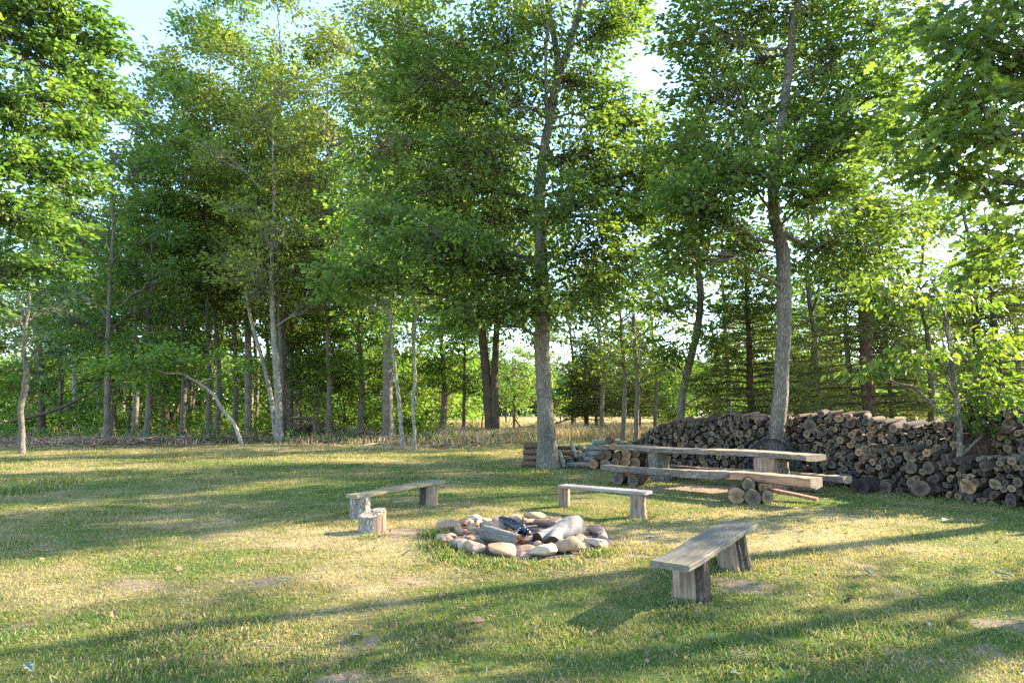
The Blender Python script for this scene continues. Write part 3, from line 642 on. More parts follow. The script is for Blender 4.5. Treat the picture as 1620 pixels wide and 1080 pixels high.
# short pile beside the oak
LG = [ring_log(30+i, 0, bend=.25, lump=.05, mats=('log_bark_lichen', 'log_end_grey')) for i in range(4)]
LF = [ring_log(40+i, 0, bend=.1, mats=('log_bark', 'log_end_fresh')) for i in range(3)]
def log_between(me, p0, p1, r, label, group=None, color=(1, 1, 1), name='firewood_log', roll=None):
    p0 = np.array(p0, float); p1 = np.array(p1, float); return place_log(me, (p0+p1)/2, p1-p0, r, float(np.linalg.norm(p1-p0)), rb.rand()*6 if roll is None else roll, label, 'log', group, name, color)
words = ['bottom', 'second', 'third', 'top']
for k, (y, r) in enumerate([(.095, .095), (.265, .08), (.43, .085), (.60, .09)]):
    a = at(822-0*k+(4, 7, 6, 8)[k], 735, 18.3); b = at(862, 735, 18.15); a[2] = y; b[2] = y+.01
    log_between(LOGS[k][0], a, b, r, f'{words[k]} of the four brown logs stacked left of the oak trunk', 'logs stacked left of the oak trunk', (1.3, 1.15, 1.05))
    a2 = a+np.array([.05, .32, 0]); b2 = b+np.array([0, .32, 0])
    log_between(LOGS[k+1][0], a2, b2, r, 'brown log in the rear of the little stack left of the oak trunk', 'rear logs left of the oak trunk', (1.1, 1, .95))
for k in range(20):
    rr_ = rb.uniform(.05, .085); px = rb.uniform(884, 932); lay = k//6; zz = .06+lay*.15+rb.rand()*.05; yy = 18.3+rb.uniform(-.25, .35)
    c_ = at(px, 700, yy); c_[2] = zz; th = rb.uniform(-.6, .6)+(.4 if k % 3 else 1.2); ax = np.array([math.cos(th), math.sin(th), rb.normal(0, .22)])
    place_log((LOGS if k % 2 else LG)[k % 4][0], c_, ax, rr_*.9, rb.uniform(.45, .7), rb.rand()*6, 'grey brown log jumbled in the loose heap right of the oak trunk', 'log', 'logs jumbled right of the oak trunk', color=(.95, .93, .9))
log_between(LG[1][0], at(903, 700, 17.95), at(912, 722, 17.9)+[0, 0, -.0], .055, 'pale log standing on end out of the loose heap by the oak', None, (1.1, 1.1, 1.05))
log_between(LG[3][0], at(884, 712, 17.8), at(893, 739, 17.6), .07, 'curved grey branch leaning against the oak trunk foot')
nlich = 0
for row in range(5):
    for dep in range(2):
        zz = .09+row*.155; x0 = 897+(0, 22, 32, 30, 40)[row]; x1 = 948+(0, 12, 22, 24, 34)[row]
        a = at(x0+rb.uniform(-4, 4), 700, 18.1+dep*.25+.04*row); b = at(x1+rb.uniform(-4, 4), 700, 18.0+dep*.25+.04*row); a[2] = zz; b[2] = zz+rb.normal(0, .015)
        log_between(LG[(row+dep) % 4][0], a, b, .078, (f'{["lowest", "second lowest", "middle", "second highest", "highest"][row]} lichen covered log in the blue grey stack beside the heap' if dep == 0 else 'lichen covered log in the rear of the blue grey stack'),
                    'lichen covered logs of the short stack', (.95, 1.0, 1.05))
for k, (px, py, rp) in enumerate([(938, 733, 8), (956, 735, 8), (972, 736, 8), (988, 734, 9), (960, 719, 7), (975, 721, 7), (990, 718, 8), (1003, 733, 9), (968, 706, 6), (982, 706, 6), (962, 695, 6), (1004, 717, 7), (995, 703, 6), (949, 721, 6)]):
    g_ = at(px, py, 17.75+max(0, px-960)*.004); r = rp/F*17.9; g_[2] = max(g_[2], r)
    place_log(LF[k % 3][0], g_+[.1, .22, 0], (-.35, -.94, 0), r, .5, rb.rand()*6, f'reddish brown cut log end, {ORD[k]} of those between the lichen logs and the woodpile', 'log', 'reddish cut logs at the left end of the woodpile', color=(.95, .85, .8))

# ================================================================== BENCHES
def plank_geo(rng, L, Wd, T, wane=.01, bark_under=0, nx=44, endcut=0, warp=.01, taper=0, rough=.0012):
    """slab along x; cross-section of 10 points; slightly uneven"""
    xs = np.linspace(-L/2, L/2, nx); V = []
    b = min(.008, T*.2)
    base = np.array([(-Wd/2+b, T/2), (-Wd/6, T/2), (Wd/6, T/2), (Wd/2-b, T/2), (Wd/2, T/2-b), (Wd/2, -T/2+b), (Wd/2-b, -T/2), (0, -T/2-bark_under), (-Wd/2+b, -T/2), (-Wd/2, -T/2+b), (-Wd/2, T/2-b)])
    e1 = fbm(xs*1.6+rng.rand()*50, xs*0+1, 3, 3)-.5; e2 = fbm(xs*1.6+rng.rand()*50, xs*0+5, 4, 3)-.5
    for i, x in enumerate(xs):
        p = base.copy(); p[:, 0] += np.where(p[:, 0] > 0, e1[i], e2[i])*wane*2; p[:, 1] += warp*math.sin(x*1.7+rng.rand()*.2)
        p *= 1-taper*(1-i/(nx-1)); p += rng.normal(0, rough, p.shape)
        dx = np.zeros(len(p))
        if i in (0, nx-1) and endcut: dx = p[:, 0]*endcut
        V.append(np.c_[np.full(len(p), x)+dx, p])
    V = np.array(V); k = V.shape[1]; g = Geo(); idx = np.arange(nx*k).reshape(nx, k); i2 = np.roll(idx, -1, 1)
    Q = np.stack([idx[:-1], i2[:-1], i2[1:], idx[1:]], -1)
    return V, Q, k
def add_plank(rng, L, Wd, T, mats, bark_side=False, **kw):
    V, Q, k = plank_geo(rng, L, Wd, T, **kw); g = Geo(); nx = V.shape[0]
    VV = V.reshape(-1, 3); top = Q[:, [0, 1, 2, 10]].reshape(-1, 4); side = Q[:, [3, 4, 5, 6, 7, 8, 9]].reshape(-1, 4)
    g.add(VV, top[:, ::-1], 0, False); g.L.append(side[:, ::-1].ravel()); g.S.append(np.full(len(side), 4)); g.MI.append(np.full(len(side), 1 if bark_side else 0)); g.SM.append(np.zeros(len(side), bool))
    for e, sg in ((0, 1), (nx-1, -1)):
        ring = V[e]; ii = np.arange(k)
        f = ii[None] if sg > 0 else ii[None, ::-1]
        g.add(ring, f, 2 if len(mats) > 2 else 0, False)
    return g.mesh('seat', list(mats))
def stump_mesh(seed, r, h, mats=('bark_leg', 'wood_debarked'), flare=1.25, groove=.11, k=28, nz=10, top_tilt=(0, 0), bark_arc=None, waist=0., burst=0, lean=(0, 0)):
    rng = np.random.RandomState(seed); a = np.linspace(0, 2*math.pi, k, endpoint=False); g = Geo()
    prof = 1+groove*(.8*np.sin(2*a+rng.rand()*6)+.7*np.sin(3*a+rng.rand()*6)+.5*np.sin(5*a+rng.rand()*6)+.4*np.sin(9*a+rng.rand()*6))+rng.normal(0, groove*.35, k)
    V = []
    for i, t in enumerate(np.linspace(0, 1, nz)):
        s = 1+(flare-1)*(1-t)**2.2-waist*math.sin(math.pi*t); rr = r*s*prof*(1+rng.normal(0, .012, k))
        z = -.06+(h+.06)*t; x = rr*np.cos(a)+lean[0]*t*h; y = rr*np.sin(a)+lean[1]*t*h; zz = np.full(k, z)
        if i >= nz-2: zz = z+(top_tilt[0]*x+top_tilt[1]*y)*(1 if i == nz-1 else .8)
        V.append(np.stack([x, y, zz], -1))
    V = np.array(V); idx = np.arange(nz*k).reshape(nz, k); i2 = np.roll(idx, -1, 1); Q = np.stack([idx[:-1], i2[:-1], i2[1:], idx[1:]], -1)
    ang = a; mi = np.zeros(k, int)
    if bark_arc is not None:
        mi = np.array([0 if (math.cos(x-bark_arc[0]) > bark_arc[1]) else 1 for x in ang])
        for j in range(k):
            if mi[j] == 0: V[:, j, :2] *= 1.06
    VV = V.reshape(-1, 3); g.add(VV, Q.reshape(-1, 4), 0, True, lp=np.zeros((len(VV), 3))); g.MI[-1] = np.tile(mi, nz-1)
    ring = V[-1]; c = ring.mean(0); Vc = np.vstack([ring, c+(ring-c)*.55+rng.normal(0, .004, (k, 3)), c]); ii = np.arange(k); jj = (ii+1) % k
    lpv = (Vc-c)/r; g.add(Vc, np.stack([ii, jj, jj+k, ii+k], -1), 2, False, lp=lpv); n_ = g.n-len(Vc); g.L.append((np.stack([ii+k, jj+k, np.full(k, 2*k)], -1)+n_).ravel()); g.S.append(np.full(k, 3)); g.MI.append(np.full(k, 2)); g.SM.append(np.zeros(k, bool))
    return g.mesh('leg', list(mats)+['log_end_grey'])
def bench(name, p0, p1, ztop, Wd, T, mats, label, cat, legs, seed, ext=0, seat_name='seat', bark_side=False, slope=0, **kw):
    p0 = np.array(p0); p1 = np.array(p1); c = (p0+p1)/2; d = p1-p0; L = float(np.hypot(d[0], d[1]))+ext; a = math.atan2(d[1], d[0])
    ro = root(name, (c[0], c[1], 0), label, cat, rz=a); rng = np.random.RandomState(seed)
    s = link(seat_name, add_plank(rng, L, Wd, T, mats, bark_side, **kw), ro, (0, 0, ztop-T/2)); s.rotation_euler = (0, slope, 0)
    ca, sa = math.cos(a), math.sin(a)
    for (g_, me, rz) in legs:
        dx, dy = g_[0]-c[0], g_[1]-c[1]; l = link('leg', me, ro, (dx*ca+dy*sa, (-dx*sa+dy*ca)*.25, 0)); l.rotation_euler.z = rz-a
    return ro
pA0, pA1 = gp(556, 782, .38), gp(697, 761, .38)
bench('plank_bench', pA0, pA1, .39, .26, .05, ('plank_tan',), 'long pale plank bench on two stumps with a small stump at its near end', 'bench',
      [(gp(578, 826)+[0, .12, 0], stump_mesh(1, .135, .345, bark_arc=(2.2, -.6), flare=1.1, mats=('bark_pale', 'bark_pale')), 0), (gp(684, 803)+[0, .12, 0], stump_mesh(2, .14, .345, bark_arc=(2.6, -.1), flare=1.08), 0)], 11, wane=.02, warp=.014, endcut=.08)
pC0, pC1 = gp(889, 766, .38), gp(1026, 779, .38)
bench('plank_bench', pC0, pC1, .39, .27, .045, ('plank_silver',), 'short silver grey plank bench on two small stumps behind the fire pit', 'bench',
      [(gp(905, 801)+[0, .1, 0], stump_mesh(3, .085, .355, mats=('wood_debarked', 'wood_debarked'), flare=1.0, waist=-.06), 0), (gp(1011, 820)+[0, .11, 0], stump_mesh(4, .125, .355, mats=('wood_debarked', 'wood_debarked'), flare=1.22, waist=.12, groove=.12), 0)], 12, wane=.018, endcut=-.06)
pD0, pD1 = gp(1058, 890, .40), gp(1173, 828, .40)
bench('plank_bench', pD0, pD1, .41, .33, .05, ('plank_grey',), 'nearest weathered grey plank bench on two half barked stumps', 'bench',
      [(gp(1089, 950)+[0, .13, 0], stump_mesh(5, .135, .365, bark_arc=(-.45, .25), flare=1.15), 0), (gp(1165, 902)+[0, .15, 0], stump_mesh(6, .15, .365, bark_arc=(-.35, .2), flare=1.25, lean=(-.12, 0)), 0)], 13, wane=.02, ext=.0, endcut=.05)
st = root('tree_stump', gp(586, 846)+[0, .17, 0], 'low squat stump with slanted pale top beside the long pale bench', 'stump')
o_ = link('stump_wood', stump_mesh(7, .165, .26, bark_arc=(3.3, .1), flare=1.04, top_tilt=(.12, .22), groove=.07, mats=('bark_pale', 'wood_debarked')), st)  # grey left, orange right: sun on the right side put into the materials
# table and its two long log benches
tA, tB = np.array((2.72, 15.25, 0)), np.array((5.72, 11.95, 0))
bench('slab_table', tA, tB, .79, .58, .10, ('slab_top', 'slab_bark', 'slab_top'), 'long hewn slab table with bark edges on two thick log supports', 'table',
      [(tA+(tB-tA)*.21, stump_mesh(21, .23, .70, flare=1.05, mats=('bark_oak', 'bark_oak')), 0), (tA+(tB-tA)*.80, stump_mesh(22, .27, .70, flare=1.02, bark_arc=(3.6, .3), mats=('wood_debarked', 'bark_oak')), 0)], 21, seat_name='tabletop', bark_side=True, wane=.05, bark_under=.025, endcut=.2, rough=.0035, warp=.014)
def half_log(name, p0, p1, ztop, Wd, T, label, seed, z0=0, mats=('slab_top', 'slab_bark', 'slab_top'), roll=0, **kw):
    p0 = np.array(p0, float); p1 = np.array(p1, float); c = (p0+p1)/2; d = p1-p0; L = float(np.linalg.norm(d)); rng = np.random.RandomState(seed)
    me = add_plank(rng, L, Wd, T, mats, True, **kw); me.name = name; o = link(name, me, None, (c[0], c[1], c[2]), label, 'log bench'); q = Vector(d).to_track_quat('X', 'Z'); o.rotation_mode = 'QUATERNION'; o.rotation_quaternion = q @ Quaternion((1, 0, 0), roll); return o
half_log('log_bench', (2.0, 13.75, .40), (5.12, 10.72, .42), 0, .36, .15, 'front split log bench with bark side and reddish right end before the slab table', 31, wane=.05, bark_under=.04, endcut=.15, taper=.38, rough=.004, warp=.02, mats=('slab_top', 'slab_red', 'slab_top'))
half_log('log_bench', (3.55, 15.1, .30), (6.35, 12.05, .32), 0, .30, .11, 'rear split log bench half hidden behind the slab table', 32, wane=.045, bark_under=.03, endcut=.14, taper=.2, rough=.004)
# bark shell on the front bench's left two thirds is part of that bench
fb = [o for o in COL.objects if o.name == 'log_bench'][0]
gb = Geo(); rng_ = np.random.RandomState(77); a_ = np.linspace(-.15, math.pi*.62, 9); xs_ = np.linspace(-2.17, .72, 34); Vb = []
for i, x in enumerate(xs_):
    j = 1 if i < 30 else 1-(i-29)*.12; tp = 1-.38*(1-(x+2.17)/4.35); y0_ = -.18*tp
    ring = [(x, y0_-.004-.03*tp*math.sin(min(t*1.0+.5, 2.6))+rng_.normal(0, .004), (.077-.185*(q_/8.)*j)*tp+rng_.normal(0, .003)) for q_, t in enumerate(a_)]
    Vb.append(ring)
Vb = np.array(Vb); ix = np.arange(Vb.shape[0]*9).reshape(-1, 9); gb.add(Vb.reshape(-1, 3), np.stack([ix[:-1, :-1], ix[:-1, 1:], ix[1:, 1:], ix[1:, :-1]], -1).reshape(-1, 4), 0, True)
bk = link('bark_strip', gb.mesh('bark_strip', ['slab_bark']), fb); sm = bk.modifiers.new('thick', 'SOLIDIFY'); sm.thickness = .012
half_log('split_slab', (4.35, 11.75, .26), (5.28, 11.05, .075), 0, .16, .05, 'broken reddish slab leaning under the right end of the front log bench', 33, wane=.02, mats=('slab_red', 'slab_red', 'slab_red'))
# logs that carry the benches
sup = [(1165, 783, 15, .5, (1.15, 1.1, .95), 'round grey log lying left at the foot of the right bench support'), (1191, 786, 15, .5, (1.1, 1.08, 1.0), 'round grey log in the middle of the right bench support'),
       (1215, 786, 13, .45, (1.5, 1.4, 1.25), 'pale speckled log at the right of the right bench support'), (1184, 765, 11, .55, (1.35, 1.3, 1.15), 'pale log end on top of the right bench support pile'),
       (1207, 769, 8, .4, (1.1, 1.0, .9), 'small log tucked second on top of the right bench support pile'),
       (977, 756, 11, .5, (1.0, 1.05, 1.2), 'grey cut log at left of the left bench support'), (1001, 759, 11, .6, (1.05, 1.1, 1.2), 'bluish cut log lying at the right of the left bench support'), (991, 745, 8, .6, (1.2, 1.1, 1), 'small log resting on top of the left bench support')]
for k, (px, py, rp, L, col, lab) in enumerate(sup):
    Yd = {0: 10.95, 1: 10.8, 2: 10.95, 3: 10.98, 4: 11.05, 5: 13.65, 6: 13.5, 7: 13.75}[k]; c_ = at(px, py, Yd); r = rp*.9/F*Yd; c_[2] = max(c_[2]*.93, r*.97)
    ax = np.array([(-.35, -.2, .3, -.35, -.1, -.55, -.75, -.7)[k], -1, 0]); ax = ax/np.linalg.norm(ax); me = ring_log(60+k, 0, bend=.05, lump=.04, mats=('log_bark', 'log_end_grey'), aspect=3)[0]
    place_log(me, c_-ax*L/2, ax, r, L, k*1.3, lab, 'log', 'logs carrying the long log benches', name='support_log', color=tuple(a*b for a, b in zip(col, (.70, .62, .52))))
for k, pp in enumerate([(4.0, 14.75), (5.85, 12.7)]):
    place_log(LG[k][0], (pp[0], pp[1], .13), (.7, -.3, 0), .13, .5, k, ['dark log under the left end of the rear log bench', 'dark log under the right end of the rear log bench'][k], 'log', None, 'support_log', (.6, .55, .5))

# roll of black wire mesh against the oak
def wire_roll():
    g = Geo(); t = np.linspace(0, 2*math.pi, 41); rng = np.random.RandomState(4); R0 = .52
    for k in range(9):
        r = R0*(1-.016*k)+rng.normal(0, .006); y = k*.022+rng.normal(0, .006)
        P = np.stack([r*np.cos(t), y+.012*np.sin(3*t+k), r*np.sin(t)*.96+R0], -1); P[-1] = P[0]; tubes(g, P, np.full(41, .0045), 5)
    for q in np.linspace(0, math.pi*2, 60, endpoint=False):
        P = np.array([(R0*math.cos(q), -.01, R0*math.sin(q)*.96+R0), (R0*.87*math.cos(q+.06), .19, R0*.87*math.sin(q+.06)*.96+R0)]); tubes(g, P, np.full(2, .004), 4)
    for k in range(46):   # the crossing wires of the flat mesh face
        x = -R0*.95+k*(R0*1.9/45); hh = math.sqrt(max(0, R0*R0*.93-x*x)); 
        tubes(g, np.array([(x, .1+rng.normal(0, .01), R0-hh), (x+.02, .1+rng.normal(0, .01), R0+hh)]), np.full(2, .0035), 3); tubes(g, np.array([(-hh, .1, R0+x), (hh, .1+rng.normal(0, .01), R0+x)]), np.full(2, .0035), 3)
    return g.mesh('wire_mesh_roll', ['wire'])
wr = link('wire_mesh_roll', wire_roll(), None, (5.68, 13.86, 0), 'round black wire mesh coil leaning on the oak trunk behind the table', 'wire coil'); wr.rotation_euler = (rad(-8), 0, rad(-22))

# ================================================================== FIRE PIT
def stone_mesh(seed, sub=4):
    bm = bmesh.new(); bmesh.ops.create_icosphere(bm, subdivisions=sub, radius=1); V = np.array([v.co[:] for v in bm.verts]); rng = np.random.RandomState(seed)
    d = np.zeros(len(V))
    for k in range(9):
        u = nrm(rng.normal(0, 1, 3)); f = rng.uniform(1.2, 3.4); d += np.sin(V@u*f+rng.rand()*6)*.10/(f*.5)
    for k in range(11):   # flattened facets
        u = nrm(rng.normal(0, 1, 3)); h = rng.uniform(.45, .8); p = V@u; V = V-np.maximum(0, p-h)[:, None]*u*.8
    V = V*(1+d[:, None]); V = V/np.abs(V).max(0)
    hf_ = np.zeros(len(V))
    for k in range(10):
        u = nrm(rng.normal(0, 1, 3)); hf_ += np.sin(V@u*rng.uniform(6, 13)+rng.rand()*6)*.008
    V = V*(1+hf_[:, None])
    for v, c in zip(bm.verts, V): v.co = c
    for f in bm.faces: f.smooth = True
    me = bpy.data.meshes.new('stone'); bm.to_mesh(me); bm.free(); me.materials.append(M['stone']); return me
PK = (.43, .25, .165); TN = (.42, .26, .145); PL = (.45, .33, .225); GR = (.285, .22, .17); DK = (.12, .095, .08); RD = (.26, .14, .09)
STN = [(660, 132, 112, 86, TN, 'big round tan stone at the left end of the pit ring'), (750, 115, 78, 60, TN, 'rounded tan stone second from the left in the back of the ring'), (803, 88, 72, 55, PL, 'pale upright stone at the back left of the ring'),
       (875, 93, 65, 32, PL, 'small flat pale stone in the back of the ring, left of the charred log'), (745, 172, 80, 50, GR, 'grey tan stone lying inside the big left stone'), (795, 160, 65, 60, TN, 'tan stone leaning inward at the left of the pit'),
       (820, 130, 60, 34, PK, 'small pinkish stone wedged at the back left'), (888, 138, 100, 65, GR, 'flat grey pink stone behind the small grey log'), (830, 163, 50, 40, GR, 'little grey stone left of the flat grey pink one'),
       (955, 95, 60, 60, GR, 'light grey stone just left of the charred log'), (1060, 76, 60, 34, PL, 'pale stone behind the charred log'), (1165, 78, 115, 28, TN, 'long flat tan stone at the very back of the ring'),
       (1110, 101, 50, 28, PL, 'small pale stone right of the charred log'), (1168, 108, 75, 32, PL, 'oval pale stone under the long flat tan one'), (1270, 120, 130, 80, PK, 'big pink stone at the back right of the ring'),
       (970, 155, 140, 60, PK, 'pink tan stone inside the pit before the charred log'), (1035, 172, 60, 40, DK, 'smoke blackened stone below the charred log'), (1185, 157, 80, 55, RD, 'reddish stone right of the charcoal'),
       (1470, 163, 95, 62, TN, 'tan stone behind the right end of the forked log'), (1555, 163, 95, 75, PK, 'pinkish tan stone at the right rear of the ring'), (1455, 212, 65, 55, PK, 'pink tan stone right of the forked log end'),
       (1500, 206, 55, 34, GR, 'small grey stone filling the right side of the ring'), (1558, 245, 108, 82, PL, 'big pale pink stone at the right end of the ring'), (1490, 260, 100, 55, PK, 'grey pink stone at the front right of the ring'),
       (1385, 265, 130, 110, TN, 'brown pointed stone at the front right by the forked log'), (1255, 302, 165, 52, PL, 'long pale pink stone at the front, right of centre'), (1112, 297, 115, 62, PK, 'pink stone at the front centre of the ring'),
       (970, 285, 180, 75, TN, 'longest tan stone at the front of the ring'), (830, 268, 115, 70, TN, 'brown tan stone at the front left of the ring'), (725, 250, 115, 58, GR, 'wide pale grey stone at the front left of the ring'),
       (636, 205, 85, 42, PL, 'flat pale grey stone at the far left front'), (705, 213, 80, 45, GR, 'grey stone between the two pale left front ones'), (762, 207, 60, 42, PK, 'small pinkish stone at the inner left front'),
       (802, 205, 60, 36, PK, 'small pink stone beside the grey log at left'), (845, 190, 42, 28, GR, 'tiny grey stone at the left end of the grey log'), (1160, 202, 50, 36, GR, 'small grey stone between the two grey logs'),
       (1110, 197, 62, 44, DK, 'dark grey stone in the middle of the ashes'), (900, 225, 60, 34, GR, 'half hidden grey stone under the small grey log'), (1010, 122, 70, 44, RD, 'reddish charred stone under the blackened log'),
       (1240, 190, 60, 40, GR, 'grey stone under the forked log'), (1330, 150, 60, 44, GR, 'grey brown stone behind the forked log'), (930, 118, 54, 36, PL, 'pale wedge stone behind the flat grey pink one')]
for i, (X_, Y_, w_, h_, c_, lab) in enumerate(STN):
    px, py = 540+X_/3.857, 800+Y_/3.857; wp, hp = w_/3.857, h_/3.857
    g_ = gp(px, py+hp*.33); d_ = math.hypot(g_[0], g_[1]); sx = wp/2/F*d_*1.42; sz = max(hp/2/F*d_*1.05, sx*.42); sy = sx*random.Random(i).uniform(.75, 1.0)
    rs = random.Random(i*7); o = link('stone', stone_mesh(100+i), None, (g_[0], g_[1]+sy*.55, sz*.72), lab, 'stone', 'stones of the fire pit ring')
    o.scale = (sx, sy, sz); o.rotation_euler = (rs.uniform(-.15, .15), rs.uniform(-.2, .2), rs.uniform(-.35, .35)); v = rs.uniform(.85, 1.12); o.color = (c_[0]*v, c_[1]*v, c_[2]*v, 1)
ga = Geo(); t_ = np.linspace(0, 2*math.pi, 40, endpoint=False); rg_ = np.random.RandomState(2); R_ = []
for q, rr in enumerate((.0, .35, .65, .9, 1.12)): R_.append(np.stack([rr*np.cos(t_), rr*np.sin(t_)*.95, .035*(1-rr/1.1)+rg_.rand(40)*.02+.006], -1))
R_ = np.array(R_); ii_ = np.arange(200).reshape(5, 40); i2_ = np.roll(ii_, -1, 1); ga.add(R_.reshape(-1, 3), np.stack([ii_[:-1], ii_[1:], i2_[1:], i2_[:-1]], -1).reshape(-1, 4), 0, True)
FILL = {}
for q in range(26):
    rf = random.Random(500+q); an = q/26*6.283+rf.uniform(-.1, .1); rr_ = rf.uniform(.74, .98); sx = rf.uniform(.055, .10); zz = .05+rf.random()*.03
    sec = 'left' if math.cos(an) < -.5 else ('right' if math.cos(an) > .5 else ('back' if math.sin(an) > 0 else 'front')); FILL[sec] = FILL.get(sec, 0)+1
    o = link('stone', stone_mesh(300+q, 3), None, (pit[0]+rr_*1.03*math.cos(an), pit[1]+.05+rr_*1.08*math.sin(an), zz), f'small filler stone wedged between the bigger ones at the {sec} of the pit ring', 'stone', f'small filler stones at the {sec} of the pit ring')
    o.scale = (sx*1.15, sx, sx*.75); o.rotation_euler = (rf.uniform(-.3, .3), rf.uniform(-.3, .3), rf.uniform(0, 6)); c_ = rf.choice([PK, TN, PL, GR, GR]); o.color = (*c_, 1)
link('ash_bed', ga.mesh('ash_bed', ['ash']), None, (pit[0], pit[1], 0), 'grey brown bed of ash and soil inside the stone ring', 'ash', kind='stuff')
# forked grey log in the pit
def forked():
    g = Geo(); rng = np.random.RandomState(3); f = lambda X_, Y_, Yd: at(540+X_/3.857, 800+Y_/3.857, Yd)
    a = f(1195, 232, 7.55); b = f(1300, 200, 7.75); c = f(1395, 162, 8.0); e = f(1440, 150, 8.1); e2 = f(1290, 245, 7.35)
    for p, z in ((a, .10), (b, .12), (c, .155), (e, .155), (e2, .10)): p[2] = z
    m = (a+e)/2; P, _, _ = smooth_path([a-m, b-m, c-m, e-m], 12); R = np.interp(np.linspace(0, 1, 12), [0, .45, .8, 1], [.085, .10, .15, .135])
    tubes(g, P, R, 18, caps=True, capmi=1, rng=rng, lump=.04, lp=(0, 0, 0)); P2, _, _ = smooth_path([b-m+[.02, 0, 0], (b+e2)/2-m, e2-m], 7); tubes(g, P2, np.linspace(.09, .085, 7), 16, caps=True, capmi=1, rng=rng, lump=.04, lp=(0, 0, 0))
    # give cap vertices local radial coordinates
    return g.mesh('forked_log', ['bark_pale', 'log_end_brown']), m
me_, m_ = forked(); me_.materials[0] = M['log_smooth']; link('forked_log', me_, None, m_, 'thick grey forked log with brown cut ends lying across the pit', 'log')
g1 = at(540+868/3.857, 800+205/3.857, 7.75); g1[2] = .15; g2 = at(540+1085/3.857, 800+245/3.857, 7.35); g2[2] = .12
lm = ring_log(81, 0, bend=.12, mats=('bark_pale', 'log_end_brown'))[0]; log_between(lm, g1, g2, .085, 'smaller grey log lying in the front of the pit', None)
g1 = at(540+1120/3.857, 800+225/3.857, 7.3); g1[2] = .07; g2 = at(540+1010/3.857, 800+205/3.857, 7.9); g2[2] = .12
lm2 = ring_log(84, 0, bend=.05, mats=('log_bark', 'log_end_brown'))[0]; log_between(lm2, g1, g2, .07, 'dark brown log with round cut face between the two grey logs', None, (.6, .45, .35))
def char_log(seed, L, r):
    rng = np.random.RandomState(seed); g = Geo(); n = 16; P = np.stack([np.linspace(-L/2, L/2, n), rng.normal(0, .006, n), rng.normal(0, .006, n)], -1); R = r*(1+rng.normal(0, .06, n)); R[0] *= .7; R[-1] *= .55
    tubes(g, P, R, 12, caps=True, rng=rng, lump=.12); return g.mesh('charred_log', ['char'])
def put(o, p0, p1): o.location = (np.array(p0)+np.array(p1))/2; o.rotation_mode = 'QUATERNION'; o.rotation_quaternion = Vector(np.array(p1)-np.array(p0)).to_track_quat('X', 'Z')
for (X0, Y0, X1, Y1, r, y0, y1, z0, z1, lab) in [(985, 92, 1118, 132, .062, 8.6, 8.15, .14, .11, 'big charred black log at the back of the pit'), (1095, 140, 1150, 160, .035, 8.1, 7.95, .12, .10, 'short charcoal chunk below the big charred log'),
                                          (1050, 160, 1110, 150, .04, 8.0, 8.1, .10, .11, 'small charcoal stick among the ashes'), (965, 92, 1080, 108, .04, 8.7, 8.4, .15, .13, 'brown scorched log behind the big charred one')]:
    a = at(540+X0/3.857, 800+Y0/3.857, y0); b = at(540+X1/3.857, 800+Y1/3.857, y1); a[2] = z0; b[2] = z1
    o = link('charred_log', char_log(int(X0), float(np.linalg.norm(b-a)), r), None, None, lab, 'charred log'); put(o, a, b)
    if 'scorched' in lab: o.data.materials.clear(); o.data.materials.append(M['bark_red'])

# ================================================================== SMALL THINGS ON THE LAWN
def leafmesh(seed, mat):
    rng = np.random.RandomState(seed); T, Fc = LEAVES['lobed']; V = T.copy(); V[:, 2] += .12*np.sin(V[:, 0]*3+rng.rand()*3)+.25*np.abs(V[:, 1])*rng.uniform(.3, 1); V[:, 0] -= .5
    g = Geo(); g.add(V, Fc, 0, False); g2 = g.mesh('fallen_leaf', [mat]); return g2
FLm = [leafmesh(i, 'paleleaf' if i < 3 else 'deadleaf') for i in range(5)]
FL = [(1500, 797, 0), (1512, 800, 1), (1495, 825, 0), (1572, 823, 1), (1335, 798, 2), (1376, 911, 0), (1455, 955, 1), (1472, 993, 2), (1576, 910, 0), (1592, 913, 1), (1125, 1012, 2), (640, 880, 0), (566, 1012, 0), (180, 977, 3), (44, 1062, 1), (885, 1046, 2), (1346, 815, 3), (1510, 985, 3),
      (250, 800, 3), (210, 805, 4), (285, 903, 4), (455, 828, 3), (1445, 892, 4), (1330, 800, 4), (1385, 773, 0), (1435, 780, 1), (757, 985, 4), (1345, 950, 3), (1270, 965, 4), (1640, 930, 0), (1163, 1072, 2), (700, 945, 3)]
near_w = {0: 'pale', 1: 'pale green', 2: 'small pale', 3: 'brown', 4: 'curled brown'}
for i, (px, py, k) in enumerate(FL):
    g_ = gp(px, py); o = link('fallen_leaf', FLm[k], None, (g_[0], g_[1], .03), None, 'leaf'); r_ = random.Random(i); s_ = r_.uniform(.09, .15) if k != 2 else .07
    o.scale = (s_, s_, s_); o.rotation_euler = (r_.uniform(-.4, .4), r_.uniform(-.4, .4), r_.uniform(0, 6.28))
    side = 'near the foot of the woodpile' if (py < 830 and px > 1300) else ('on the lawn right of the nearest bench' if px > 1200 else ('on the foreground grass below the fire pit' if px > 620 else 'on the lawn in the left foreground'))
    o['label'] = f'{near_w[k]} fallen oak leaf {side}'; o['group'] = 'fallen leaves '+side+', '+near_w[k]

